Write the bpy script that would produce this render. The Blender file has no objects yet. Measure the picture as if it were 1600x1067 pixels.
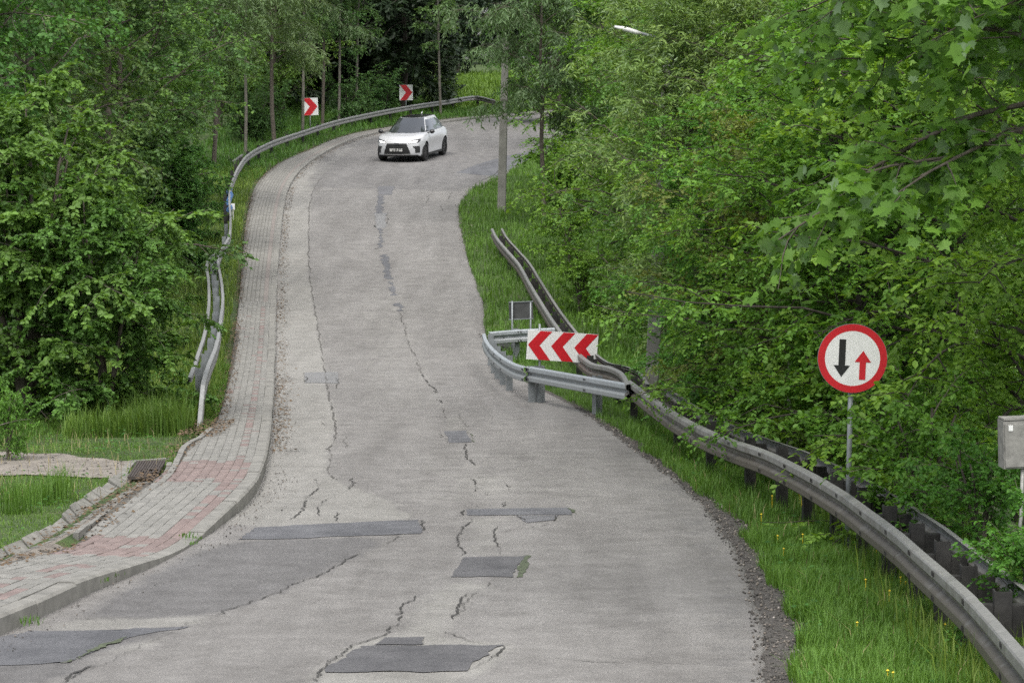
import bpy, bmesh, math, random
import numpy as np
from mathutils import Vector, Matrix

# ------------------------------------------------------------------ camera, sky, sun, exposure
scene = bpy.context.scene
COL = scene.collection
RNG = np.random.default_rng(7)
random.seed(7)
R = math.radians
FPX, IW, IH = 3946.0, 1600.0, 1067.0          # focal length in photo pixels (55 mm on a 22.3 mm sensor)
PITCH = R(5.0)
CZ = 5.0                                        # camera height above the lowest point of the dip, roughly

cam_data = bpy.data.cameras.new('camera')
cam = bpy.data.objects.new('camera', cam_data)
COL.objects.link(cam)
cam.location = (0, 0, CZ)
cam.rotation_euler = (R(90) - PITCH, 0, 0)
cam_data.sensor_width = 22.3
cam_data.lens = 22.3 * FPX / IW
cam_data.clip_start = 0.5
cam_data.clip_end = 3000
scene.camera = cam

world = bpy.data.worlds.new('World')
scene.world = world
world.use_nodes = True
SUN_EL, SUN_AZ = R(58), R(-35)                  # high, veiled sun to the left and a little behind the camera
nt = world.node_tree
bg = nt.nodes['Background']
sky = nt.nodes.new('ShaderNodeTexSky')
sky.sky_type = 'NISHITA'
sky.sun_disc = False
sky.sun_elevation = SUN_EL
sky.sun_rotation = R(180) + SUN_AZ
sky.air_density = 1.0
sky.dust_density = 4.0
hs = nt.nodes.new('ShaderNodeHueSaturation')
hs.inputs['Saturation'].default_value = 0.35    # an even cloud sheet: nearly white skylight
nt.links.new(sky.outputs[0], hs.inputs['Color'])
nt.links.new(hs.outputs[0], bg.inputs['Color'])
bg.inputs['Strength'].default_value = 0.15

sd = bpy.data.lights.new('sun', 'SUN')
sd.energy = 1.5
sd.angle = R(24)
sd.color = (1.0, 0.96, 0.9)
sun = bpy.data.objects.new('sun', sd)
COL.objects.link(sun)
# direction TO the sun
sv = Vector((math.sin(SUN_AZ) * math.cos(SUN_EL), -math.cos(SUN_AZ) * math.cos(SUN_EL), math.sin(SUN_EL)))
sun.rotation_euler = sv.to_track_quat('Z', 'Y').to_euler()
sun.location = (0, 0, 60)

vs = scene.view_settings
vs.view_transform = 'Standard'
vs.look = 'None'
vs.exposure = 0.8
vs.gamma = 1.0
scene.cycles.max_bounces = 6
scene.cycles.diffuse_bounces = 4
scene.cycles.glossy_bounces = 2
scene.cycles.transmission_bounces = 4
scene.cycles.use_denoising = False
scene.cycles.caustics_reflective = False
scene.cycles.caustics_refractive = False

# ------------------------------------------------------------------ terrain profile and un-projection
_HY = np.array([-40, 0, 8, 16.1, 24, 30, 36, 42.4, 48, 54, 60, 66, 80, 94, 106.6, 130, 160, 220, 400])
_HZ = np.array([3.5, -1.75, -2.85, -3.62, -3.96, -4.22, -4.48, -4.70, -4.80, -4.79, -4.63, -4.35, -3.47, -2.55, -1.67, -0.02, 1.9, 5.0, 9.0])


def _spline(x, xs, ys):
    n = len(xs)
    m = np.zeros(n)
    d = np.diff(ys) / np.diff(xs)
    m[1:-1] = (d[:-1] + d[1:]) / 2
    m[0], m[-1] = d[0], d[-1]
    x = np.clip(x, xs[0], xs[-1])
    i = np.clip(np.searchsorted(xs, x) - 1, 0, n - 2)
    w = xs[i + 1] - xs[i]
    t = (x - xs[i]) / w
    return ((2*t**3 - 3*t**2 + 1)*ys[i] + (t**3 - 2*t**2 + t)*w*m[i] + (-2*t**3 + 3*t**2)*ys[i+1] + (t**3 - t**2)*w*m[i+1])


_FY = np.arange(-40, 400, 0.25)
_FZ = _spline(_FY, _HY, _HZ)
_k = np.ones(25) / 25
_FZs = np.convolve(np.pad(_FZ, 12, mode='edge'), _k, 'valid')
_FZ[14:-14] = _FZs[14:-14]


def h(Y):
    return CZ + np.interp(Y, _FY, _FZ)


def ray(x, y):
    a, b = (x - IW / 2) / FPX, (IH / 2 - y) / FPX
    c, s = math.cos(PITCH), math.sin(PITCH)
    return np.array([a, c + b * s, -s + b * c])


def at(x, y, Y):
    d = ray(x, y)
    return d * (Y / d[1]) + np.array([0, 0, CZ])


def G(x, y, dz=0.0):
    """the point of the ground profile (raised by dz) seen at photo pixel x, y"""
    d = ray(x, y)
    Ys = np.arange(8, 260, 0.1)
    f = CZ + d[2] / d[1] * Ys - (h(Ys) + dz)
    i = np.argmax(f < 0)
    if not (f < 0).any():
        i = len(Ys) - 1
    Y0, Y1 = Ys[max(i - 1, 0)], Ys[i]
    for _ in range(20):
        Ym = (Y0 + Y1) / 2
        if CZ + d[2] / d[1] * Ym - (h(Ym) + dz) < 0: Y1 = Ym
        else: Y0 = Ym
    return at(x, y, Y1)


def catmull(pts, step):
    pts = np.asarray(pts, float)
    P = np.vstack([2*pts[0]-pts[1], pts, 2*pts[-1]-pts[-2]])
    out = []
    for i in range(1, len(P) - 2):
        p0, p1, p2, p3 = P[i-1], P[i], P[i+1], P[i+2]
        for t in np.linspace(0, 1, 24, endpoint=False):
            out.append(0.5*((2*p1)+(-p0+p2)*t+(2*p0-5*p1+4*p2-p3)*t*t+(-p0+3*p1-3*p2+p3)*t**3))
    out.append(P[-2])
    return resample(np.array(out), step)


def resample(p, step=None, n=None):
    p = np.asarray(p, float)
    s = np.r_[0, np.cumsum(np.linalg.norm(np.diff(p, axis=0), axis=1))]
    if n is None:
        n = max(2, int(round(s[-1] / step)) + 1)
    q = np.linspace(0, s[-1], n)
    return np.stack([np.interp(q, s, p[:, k]) for k in range(p.shape[1])], 1)


def arclen(p):
    return np.r_[0, np.cumsum(np.linalg.norm(np.diff(p, axis=0), axis=1))]


def tangents(p):
    t = np.gradient(p[:, :2], axis=0)
    return t / np.maximum(np.linalg.norm(t, axis=1, keepdims=True), 1e-9)


def smooth(a, k):
    w = np.ones(2*k+1) / (2*k+1)
    return np.convolve(np.pad(a, k, mode='edge'), w, 'valid')


def vnoise(x, y, seed=0):
    """smooth value noise in numpy"""
    x = np.asarray(x, float); y = np.asarray(y, float)
    xi, yi = np.floor(x).astype(int), np.floor(y).astype(int)
    xf, yf = x - xi, y - yi
    def hsh(a, b):
        v = np.sin(a * 127.1 + b * 311.7 + seed * 74.7) * 43758.5453
        return v - np.floor(v)
    u, v = xf*xf*(3-2*xf), yf*yf*(3-2*yf)
    return (hsh(xi, yi)*(1-u)+hsh(xi+1, yi)*u)*(1-v)+(hsh(xi, yi+1)*(1-u)+hsh(xi+1, yi+1)*u)*v


# ------------------------------------------------------------------ object helpers
def tag(o, label=None, cat=None, group=None, kind=None):
    if label: o['label'] = label
    if cat: o['category'] = cat
    if group: o['group'] = group
    if kind: o['kind'] = kind
    return o


def empty(name, loc=(0, 0, 0), rot=(0, 0, 0), scale=(1, 1, 1)):
    o = bpy.data.objects.new(name, None)
    COL.objects.link(o)
    o.location = loc; o.rotation_euler = rot; o.scale = scale
    o.empty_display_size = 0.1
    return o


def link(name, me, mat=None, parent=None, loc=None, rot=None):
    o = bpy.data.objects.new(name, me)
    COL.objects.link(o)
    if mat is not None and len(me.materials) == 0:
        for m in (mat if isinstance(mat, (list, tuple)) else [mat]): me.materials.append(m)
    if parent is not None: o.parent = parent
    if loc is not None: o.location = loc
    if rot is not None: o.rotation_euler = rot
    return o


def mesh_tris(name, V, T, tint=None, smooth_shade=False, uv=None):
    V = np.ascontiguousarray(V, np.float32); T = np.ascontiguousarray(T, np.int32)
    me = bpy.data.meshes.new(name)
    nv, nf, k = len(V), len(T), T.shape[1]
    me.vertices.add(nv); me.vertices.foreach_set('co', V.ravel())
    me.loops.add(nf * k); me.loops.foreach_set('vertex_index', T.ravel())
    me.polygons.add(nf)
    me.polygons.foreach_set('loop_start', np.arange(0, nf*k, k, dtype=np.int32))
    me.polygons.foreach_set('loop_total', np.full(nf, k, np.int32))
    me.update(calc_edges=True)
    if smooth_shade:
        me.polygons.foreach_set('use_smooth', np.ones(nf, bool))
    if tint is not None:
        a = me.attributes.new('tint', 'FLOAT', 'POINT')
        a.data.foreach_set('value', np.ascontiguousarray(tint, np.float32))
    if uv is not None:
        l = me.uv_layers.new(name='UVMap')
        l.data.foreach_set('uv', np.ascontiguousarray(np.asarray(uv, np.float32)[T.ravel()]).ravel())
    return me


def grid_mesh(name, P, smooth_shade=True, uv=None, tint=None):
    """P: (rows, cols, 3)"""
    r, c = P.shape[:2]
    i = np.arange(r*c).reshape(r, c)
    Q = np.stack([i[:-1, :-1], i[:-1, 1:], i[1:, 1:], i[1:, :-1]], -1).reshape(-1, 4)
    return mesh_tris(name, P.reshape(-1, 3), Q, smooth_shade=smooth_shade, uv=None if uv is None else uv.reshape(-1, 2),
                     tint=None if tint is None else tint.ravel())


class MB:
    """collects simple shapes into one mesh"""
    def __init__(s): s.v, s.f = [], []
    def add(s, V, F):
        o = sum(len(x) for x in s.v)
        s.v.append(np.asarray(V, float)); s.f += [tuple(int(i) + o for i in f) for f in F]
        return s
    def box(s, c, d, M=None):
        x, y, z = np.asarray(d) / 2
        V = np.array([[a, b, e] for a in (-x, x) for b in (-y, y) for e in (-z, z)])
        if M is not None: V = V @ np.array(M).T
        V = V + np.asarray(c)
        return s.add(V, [(0, 1, 3, 2), (4, 6, 7, 5), (0, 4, 5, 1), (2, 3, 7, 6), (0, 2, 6, 4), (1, 5, 7, 3)])
    def tube(s, pts, rad, n=8, cap=True):
        V, F = tube_np(np.asarray(pts, float), rad, n)
        F = [tuple(f) for f in F]
        if cap:
            F.append(tuple(range(n))[::-1]); k = len(V)
            F.append(tuple(range(k - n, k)))
        return s.add(V, F)
    def prism(s, poly, y0, y1, M=None, off=(0, 0, 0)):
        """polygon in local x,z extruded along y"""
        n = len(poly)
        V = np.array([[p[0], y0, p[1]] for p in poly] + [[p[0], y1, p[1]] for p in poly], float)
        if M is not None: V = V @ np.array(M).T
        V = V + np.asarray(off)
        F = [tuple(range(n)), tuple(range(2*n-1, n-1, -1))] + [(i, i+n, (i+1) % n + n, (i+1) % n) for i in range(n)]
        return s.add(V, F)
    def mesh(s, name, smooth_shade=False):
        me = bpy.data.meshes.new(name)
        me.from_pydata(np.vstack(s.v).tolist(), [], s.f)
        bm = bmesh.new(); bm.from_mesh(me); bmesh.ops.recalc_face_normals(bm, faces=bm.faces); bm.to_mesh(me); bm.free()
        if smooth_shade: me.polygons.foreach_set('use_smooth', np.ones(len(me.polygons), bool))
        me.update()
        return me
    def build(s, name, mat, parent=None, smooth_shade=False, loc=None, rot=None):
        return link(name, s.mesh(name, smooth_shade), mat, parent, loc, rot)


def tube_np(pts, rad, n):
    m = len(pts)
    rad = np.broadcast_to(np.asarray(rad, float), (m,))
    t = np.gradient(pts, axis=0)
    t /= np.maximum(np.linalg.norm(t, axis=1, keepdims=True), 1e-9)
    ref = np.array([0.31, 0.95, 0.05]) if abs(t[0, 2]) > 0.8 else np.array([0, 0, 1.0])
    a = np.cross(t, ref); a /= np.maximum(np.linalg.norm(a, axis=1, keepdims=True), 1e-9)
    b = np.cross(t, a)
    th = np.arange(n) * 2 * np.pi / n
    V = pts[:, None] + rad[:, None, None] * (a[:, None]*np.cos(th)[None, :, None] + b[:, None]*np.sin(th)[None, :, None])
    i = np.arange(m*n).reshape(m, n)
    F = np.stack([i[:-1], np.roll(i[:-1], -1, 1), np.roll(i[1:], -1, 1), i[1:]], -1).reshape(-1, 4)
    return V.reshape(-1, 3), F


# ------------------------------------------------------------------ materials
def new_mat(name):
    m = bpy.data.materials.new(name); m.use_nodes = True
    n = m.node_tree.nodes; l = m.node_tree.links
    return m, n, l, n['Principled BSDF']


def N(nodes, kind, **kw):
    nd = nodes.new(kind)
    for k, v in kw.items():
        if k in nd.inputs.keys() if isinstance(k, str) else False: nd.inputs[k].default_value = v
        else: setattr(nd, k, v)
    return nd


def rgba(c): return (c[0], c[1], c[2], 1.0)


def noise(n, l, vec, scale, detail=4, rough=0.6):
    t = n.new('ShaderNodeTexNoise'); t.inputs['Scale'].default_value = scale
    t.inputs['Detail'].default_value = detail; t.inputs['Roughness'].default_value = rough
    l.new(vec, t.inputs['Vector'])
    return t.outputs['Fac']


def ramp(n, l, fac, stops):
    r = n.new('ShaderNodeValToRGB')
    e = r.color_ramp.elements
    while len(e) < len(stops): e.new(0.5)
    for el, (p, c) in zip(e, stops):
        el.position = p; el.color = rgba(c) if len(c) == 3 else c
    l.new(fac, r.inputs['Fac'])
    return r.outputs['Color']


def mixc(n, l, fac, a, b, mode='MIX'):
    m = n.new('ShaderNodeMix'); m.data_type = 'RGBA'; m.blend_type = mode
    if isinstance(fac, (int, float)): m.inputs['Factor'].default_value = fac
    else: l.new(fac, m.inputs['Factor'])
    for s, v in (('A', a), ('B', b)):
        i = [x for x in m.inputs if x.name == s and x.type == 'RGBA'][0]
        if isinstance(v, (tuple, list)): i.default_value = rgba(v)
        else: l.new(v, i)
    return [x for x in m.outputs if x.type == 'RGBA'][0]


def math_n(n, l, op, a, b=None):
    m = n.new('ShaderNodeMath'); m.operation = op
    for i, v in enumerate((a, b)):
        if v is None: continue
        if isinstance(v, (int, float)): m.inputs[i].default_value = v
        else: l.new(v, m.inputs[i])
    return m.outputs[0]


def pos_vec(n, l, scale=(1, 1, 1)):
    g = n.new('ShaderNodeNewGeometry')
    mp = n.new('ShaderNodeMapping'); mp.inputs['Scale'].default_value = scale
    l.new(g.outputs['Position'], mp.inputs['Vector'])
    return mp.outputs[0]


def bump(n, l, bs, height, strength=0.4, dist=0.01):
    b = n.new('ShaderNodeBump'); b.inputs['Strength'].default_value = strength; b.inputs['Distance'].default_value = dist
    l.new(height, b.inputs['Height']); l.new(b.outputs[0], bs.inputs['Normal'])


def simple(name, c, rough=0.6, metal=0.0, var=0.15, scale=6.0, bumpy=0.0):
    m, n, l, b = new_mat(name)
    v = pos_vec(n, l)
    f = noise(n, l, v, scale)
    d = tuple(x * (1 - var) for x in c); u = tuple(min(1, x * (1 + var)) for x in c)
    l.new(ramp(n, l, f, [(0.3, d), (0.7, u)]), b.inputs['Base Color'])
    b.inputs['Roughness'].default_value = rough; b.inputs['Metallic'].default_value = metal
    if bumpy: bump(n, l, b, noise(n, l, v, scale * 8), bumpy, 0.004)
    return m


def asphalt(name, dark, light, speck=0.40, lo=0.39, hi=0.61, zones=None):
    """aggregate grain, blotches, streaks along and across the road; zones: colours of the worn pale and dark areas carried by the mesh"""
    m, n, l, b = new_mat(name)
    v = pos_vec(n, l)
    big = noise(n, l, pos_vec(n, l, (1.0, 0.10, 1.0)), 1.3, 6, 0.65)
    cross = noise(n, l, pos_vec(n, l, (0.16, 1.3, 1.0)), 1.6, 5, 0.6)
    med = noise(n, l, v, 2.6, 8, 0.72)
    grit = noise(n, l, v, 38, 4, 0.75)
    fine = noise(n, l, v, 62, 4, 0.85)
    f = math_n(n, l, 'ADD', math_n(n, l, 'MULTIPLY', big, 0.42), math_n(n, l, 'MULTIPLY', med, 0.48))
    f = math_n(n, l, 'ADD', f, math_n(n, l, 'MULTIPLY', cross, 0.10))
    base = ramp(n, l, f, [(lo, dark), (hi, light)])
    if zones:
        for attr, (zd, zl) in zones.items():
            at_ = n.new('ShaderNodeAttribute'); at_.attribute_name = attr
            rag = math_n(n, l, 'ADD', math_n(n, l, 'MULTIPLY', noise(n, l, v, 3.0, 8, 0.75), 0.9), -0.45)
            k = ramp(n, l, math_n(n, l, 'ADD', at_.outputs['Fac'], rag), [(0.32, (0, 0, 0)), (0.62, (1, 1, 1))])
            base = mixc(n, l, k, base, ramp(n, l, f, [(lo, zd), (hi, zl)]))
    g1 = ramp(n, l, fine, [(0.28, (1-speck,)*3), (0.5, (1, 1, 1)), (0.74, (1+speck*0.9,)*3)])
    g2 = ramp(n, l, grit, [(0.30, (1-speck*0.35,)*3), (0.5, (1, 1, 1)), (0.72, (1+speck*0.3,)*3)])
    col = mixc(n, l, 1.0, mixc(n, l, 1.0, base, g1, 'MULTIPLY'), g2, 'MULTIPLY')
    vo = n.new('ShaderNodeTexVoronoi'); vo.inputs['Scale'].default_value = 22; l.new(v, vo.inputs['Vector'])
    pit = ramp(n, l, vo.outputs['Distance'], [(0.06, (0.42, 0.41, 0.40)), (0.17, (1, 1, 1))])
    msk = ramp(n, l, noise(n, l, v, 0.9, 5, 0.7), [(0.47, (0, 0, 0)), (0.60, (1, 1, 1))])
    col = mixc(n, l, msk, col, mixc(n, l, 1.0, col, pit, 'MULTIPLY'))
    l.new(col, b.inputs['Base Color'])
    b.inputs['Roughness'].default_value = 0.9
    b.inputs['Specular IOR Level'].default_value = 0.3
    bump(n, l, b, math_n(n, l, 'ADD', fine, grit), 0.7, 0.006)
    return m


def leaf_mat(name, dark, light, back, trans=0.35, objvar=0.2, rough=0.55):
    m, n, l, b = new_mat(name)
    at_ = n.new('ShaderNodeAttribute'); at_.attribute_name = 'tint'
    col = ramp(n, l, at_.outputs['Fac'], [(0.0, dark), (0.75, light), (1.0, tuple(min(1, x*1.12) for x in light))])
    oi = n.new('ShaderNodeObjectInfo')
    hsv = n.new('ShaderNodeHueSaturation')
    hv = math_n(n, l, 'ADD', math_n(n, l, 'MULTIPLY', oi.outputs['Random'], 0.045), 0.478)
    vv = math_n(n, l, 'ADD', math_n(n, l, 'MULTIPLY', oi.outputs['Random'], -objvar * 2), 1 + objvar)
    l.new(hv, hsv.inputs['Hue']); l.new(vv, hsv.inputs['Value']); l.new(col, hsv.inputs['Color'])
    g = n.new('ShaderNodeNewGeometry')
    c2 = mixc(n, l, math_n(n, l, 'MULTIPLY', g.outputs['Backfacing'], 0.75), hsv.outputs[0], back)
    l.new(c2, b.inputs['Base Color'])
    b.inputs['Roughness'].default_value = rough
    b.inputs['Specular IOR Level'].default_value = 0.35
    tr = n.new('ShaderNodeBsdfTranslucent')
    tc = mixc(n, l, 1.0, hsv.outputs[0], (1.5, 1.45, 0.6), 'MULTIPLY')
    l.new(tc, tr.inputs['Color'])
    mx = n.new('ShaderNodeMixShader'); mx.inputs[0].default_value = trans
    l.new(b.outputs[0], mx.inputs[1]); l.new(tr.outputs[0], mx.inputs[2])
    l.new(mx.outputs[0], n['Material Output'].inputs['Surface'])
    return m


M = {}
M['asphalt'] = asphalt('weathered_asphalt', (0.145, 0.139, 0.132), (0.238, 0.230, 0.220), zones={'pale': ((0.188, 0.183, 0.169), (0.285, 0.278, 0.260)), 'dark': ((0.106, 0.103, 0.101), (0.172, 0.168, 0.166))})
M['asphalt_strip'] = asphalt('grey_worn_strip', (0.165, 0.166, 0.165), (0.226, 0.227, 0.229), speck=0.4)
M['asphalt_mid'] = asphalt('mid_grey_asphalt', (0.110, 0.110, 0.115), (0.165, 0.166, 0.174), speck=0.6)
M['asphalt_dark'] = asphalt('dark_patch_asphalt', (0.072, 0.072, 0.076), (0.130, 0.129, 0.133))
M['asphalt_blue'] = asphalt('blue_grey_patch_asphalt', (0.088, 0.090, 0.097), (0.155, 0.157, 0.166))
M['cement'] = asphalt('pale_seal_edge', (0.264, 0.264, 0.257), (0.343, 0.343, 0.330), speck=0.35)
M['crack'] = simple('open_crack', (0.040, 0.038, 0.035), 0.95)
M['crack_soft'] = simple('fine_crack', (0.105, 0.10, 0.092), 0.95)
M['moss'] = simple('mossy_crumbled_edge', (0.07, 0.085, 0.05), 0.95, var=0.6, scale=30)
M['kerb'] = simple('kerb_concrete', (0.205, 0.20, 0.182), 0.9, var=0.25, scale=5, bumpy=0.4)
M['concrete'] = simple('old_concrete', (0.19, 0.185, 0.165), 0.9, var=0.3, scale=5, bumpy=0.5)
M['pole_concrete'] = simple('pole_concrete', (0.225, 0.22, 0.20), 0.9, var=0.2, scale=3, bumpy=0.3)
M['gravel_bed'] = simple('gravel_bed', (0.075, 0.069, 0.063), 0.95, var=0.5, scale=40, bumpy=0.8)
M['dirt'] = simple('gravelly_dirt', (0.20, 0.18, 0.155), 0.95, var=0.3, scale=5, bumpy=0.8)
M['bark_dark'] = simple('dark_bark', (0.05, 0.042, 0.034), 0.95, var=0.5, scale=14, bumpy=0.7)
M['bark_pale'] = simple('pale_bark', (0.13, 0.12, 0.10), 0.9, var=0.4, scale=9, bumpy=0.5)
M['bark_mid'] = simple('grey_brown_bark', (0.10, 0.085, 0.068), 0.95, var=0.4, scale=12, bumpy=0.6)
M['sign_white'] = simple('sign_white', (0.72, 0.72, 0.71), 0.4, var=0.04)
M['sign_red'] = simple('sign_red', (0.50, 0.010, 0.018), 0.4, var=0.08)
M['sign_black'] = simple('sign_black', (0.012, 0.012, 0.012), 0.45)
M['sign_back'] = simple('sign_back_grey', (0.07, 0.072, 0.072), 0.6, 0.3, var=0.2)
M['galv'] = simple('galvanised_post', (0.24, 0.26, 0.27), 0.5, 0.35, var=0.15, scale=10)
M['post_dark'] = simple('weathered_steel_post', (0.032, 0.031, 0.029), 0.75, 0.2, var=0.4, scale=12)
M['iron'] = simple('rusty_grate_iron', (0.075, 0.062, 0.055), 0.8, 0.3, var=0.3, scale=14)
M['box_grey'] = simple('cabinet_grey', (0.22, 0.215, 0.20), 0.75, var=0.3, scale=16)
M['white_pipe'] = simple('white_conduit', (0.28, 0.28, 0.26), 0.5, var=0.2, scale=20)
M['blue_wrap'] = simple('blue_ribbon', (0.05, 0.13, 0.30), 0.6)
M['straw'] = simple('dry_straw', (0.24, 0.20, 0.10), 0.8, var=0.3, scale=20)
M['yellow'] = simple('dandelion_yellow', (0.75, 0.55, 0.03), 0.6)
M['white_petal'] = simple('white_petals', (0.65, 0.65, 0.6), 0.6)


def rail_mat(name, c, grime, amount):
    m, n, l, b = new_mat(name)
    v = pos_vec(n, l)
    a = n.new('ShaderNodeAttribute'); a.attribute_name = 'tint'      # runs down the profile: road dirt gathers on the lower wave
    f = math_n(n, l, 'ADD', math_n(n, l, 'MULTIPLY', a.outputs['Fac'], 0.55), math_n(n, l, 'MULTIPLY', noise(n, l, v, 5, 5), 0.6))
    k = ramp(n, l, f, [(0.36, (0, 0, 0)), (0.66, (amount,)*3)])
    base = ramp(n, l, noise(n, l, v, 14, 5), [(0.3, tuple(x*0.85 for x in c)), (0.7, tuple(x*1.15 for x in c))])
    l.new(mixc(n, l, k, base, grime), b.inputs['Base Color'])
    b.inputs['Metallic'].default_value = 0.25
    b.inputs['Roughness'].default_value = 0.55
    return m


M['rail_old'] = rail_mat('weathered_guardrail_steel', (0.235, 0.235, 0.225), (0.085, 0.072, 0.055), 0.9)
M['rail_left'] = rail_mat('grey_guardrail_steel', (0.27, 0.275, 0.27), (0.14, 0.13, 0.115), 0.5)
M['rail_new'] = rail_mat('bright_guardrail_steel', (0.34, 0.37, 0.39), (0.22, 0.22, 0.21), 0.4)

# paver material: tint < 0.5 grey, > 0.5 red; the object's own random value shifts the shade
m, n, l, b = new_mat('concrete_pavers')
a = n.new('ShaderNodeAttribute'); a.attribute_name = 'tint'
v = pos_vec(n, l)
grey = ramp(n, l, noise(n, l, v, 7, 6, 0.7), [(0.3, (0.175, 0.172, 0.157)), (0.7, (0.25, 0.245, 0.226))])
red = ramp(n, l, noise(n, l, v, 9, 6, 0.7), [(0.3, (0.178, 0.134, 0.124)), (0.7, (0.235, 0.186, 0.172))])
frac = math_n(n, l, 'FRACT', math_n(n, l, 'MULTIPLY', a.outputs['Fac'], 2.0))
isr = math_n(n, l, 'GREATER_THAN', a.outputs['Fac'], 0.499)
c = mixc(n, l, isr, grey, red)
sh = ramp(n, l, frac, [(0.0, (0.88, 0.88, 0.88)), (1.0, (1.1, 1.1, 1.1))])
c = mixc(n, l, 1.0, c, sh, 'MULTIPLY')
gr = ramp(n, l, noise(n, l, v, 110, 2), [(0.3, (0.75,)*3), (0.7, (1.2,)*3)])
c = mixc(n, l, 1.0, c, gr, 'MULTIPLY')
l.new(c, b.inputs['Base Color']); b.inputs['Roughness'].default_value = 0.9
bump(n, l, b, noise(n, l, v, 90, 2), 0.5, 0.004)
M['paver'] = m

# sidewalk bed: sandy joints near by; the far reach carries the paver rows in its material (too far to tell the pieces apart)
m, n, l, b = new_mat('paver_bed')
uvn = n.new('ShaderNodeUVMap')
br = n.new('ShaderNodeTexBrick')
br.inputs['Scale'].default_value = 1.0
br.inputs['Brick Width'].default_value = 0.206; br.inputs['Row Height'].default_value = 0.106
br.inputs['Mortar Size'].default_value = 0.010
br.inputs['Color1'].default_value = (0.185, 0.18, 0.165, 1); br.inputs['Color2'].default_value = (0.235, 0.23, 0.21, 1)
br.inputs['Mortar'].default_value = (0.12, 0.115, 0.10, 1)
l.new(uvn.outputs[0], br.inputs['Vector'])
sx = n.new('ShaderNodeSeparateXYZ'); l.new(uvn.outputs[0], sx.inputs[0])
redrow = math_n(n, l, 'MULTIPLY', math_n(n, l, 'GREATER_THAN', sx.outputs[1], 0.212), math_n(n, l, 'LESS_THAN', sx.outputs[1], 0.318))
c = mixc(n, l, redrow, br.outputs['Color'], (0.215, 0.192, 0.176))
v = pos_vec(n, l)
c = mixc(n, l, 1.0, c, ramp(n, l, noise(n, l, v, 2.5, 6), [(0.3, (0.8,)*3), (0.7, (1.12,)*3)]), 'MULTIPLY')
l.new(c, b.inputs['Base Color']); b.inputs['Roughness'].default_value = 0.92
M['bed_far'] = m
M['bed'] = simple('sandy_joints', (0.125, 0.117, 0.10), 0.95, var=0.4, scale=20)

# ground under the grass
m, n, l, b = new_mat('turf_soil')
v = pos_vec(n, l)
f = noise(n, l, v, 0.9, 6, 0.65)
c = ramp(n, l, f, [(0.3, (0.025, 0.040, 0.012)), (0.5, (0.05, 0.085, 0.02)), (0.75, (0.085, 0.13, 0.03))])
c = mixc(n, l, ramp(n, l, noise(n, l, v, 2.3, 5), [(0.58, (0, 0, 0)), (0.72, (0.8,)*3)]), c, (0.075, 0.06, 0.038))
l.new(c, b.inputs['Base Color']); b.inputs['Roughness'].default_value = 0.95
bump(n, l, b, noise(n, l, v, 30, 4), 0.9, 0.03)
M['ground'] = m

M['grass'] = leaf_mat('grass_blades', (0.05, 0.105, 0.014), (0.145, 0.255, 0.04), (0.12, 0.22, 0.045), 0.35, 0.0)
M['leaf_hazel'] = leaf_mat('hazel_leaves', (0.048, 0.115, 0.02), (0.105, 0.225, 0.042), (0.13, 0.22, 0.08), 0.32)
M['leaf_broad'] = leaf_mat('broadleaf_foliage', (0.046, 0.1, 0.026), (0.1, 0.195, 0.052), (0.125, 0.2, 0.09), 0.3)
M['leaf_horn'] = leaf_mat('hornbeam_leaves', (0.062, 0.150, 0.018), (0.15, 0.305, 0.046), (0.115, 0.225, 0.055), 0.38)
M['leaf_willow'] = leaf_mat('willow_leaves', (0.088, 0.168, 0.036), (0.205, 0.325, 0.092), (0.22, 0.3, 0.17), 0.32)
M['leaf_pale'] = leaf_mat('pale_willow_leaves', (0.085, 0.14, 0.048), (0.17, 0.25, 0.1), (0.2, 0.27, 0.15), 0.3)
M['leaf_maple'] = leaf_mat('maple_leaves', (0.066, 0.150, 0.017), (0.15, 0.285, 0.04), (0.3, 0.42, 0.25), 0.42)
M['leaf_olive'] = leaf_mat('olive_leaves', (0.085, 0.125, 0.024), (0.165, 0.215, 0.045), (0.14, 0.16, 0.05), 0.3)
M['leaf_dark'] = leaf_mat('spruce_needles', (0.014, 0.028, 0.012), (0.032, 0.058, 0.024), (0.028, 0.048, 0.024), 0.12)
M['leaf_litter'] = simple('brown_leaf_litter', (0.115, 0.078, 0.045), 0.9, var=0.5, scale=60)
m, n, l, b = new_mat('roadside_stones')
a = n.new('ShaderNodeAttribute'); a.attribute_name = 'tint'
l.new(ramp(n, l, a.outputs['Fac'], [(0.0, (0.04, 0.037, 0.034)), (0.6, (0.105, 0.097, 0.088)), (0.93, (0.19, 0.165, 0.14)), (1.0, (0.36, 0.33, 0.30))]), b.inputs['Base Color'])
b.inputs['Roughness'].default_value = 0.9
M['stone'] = m

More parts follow.
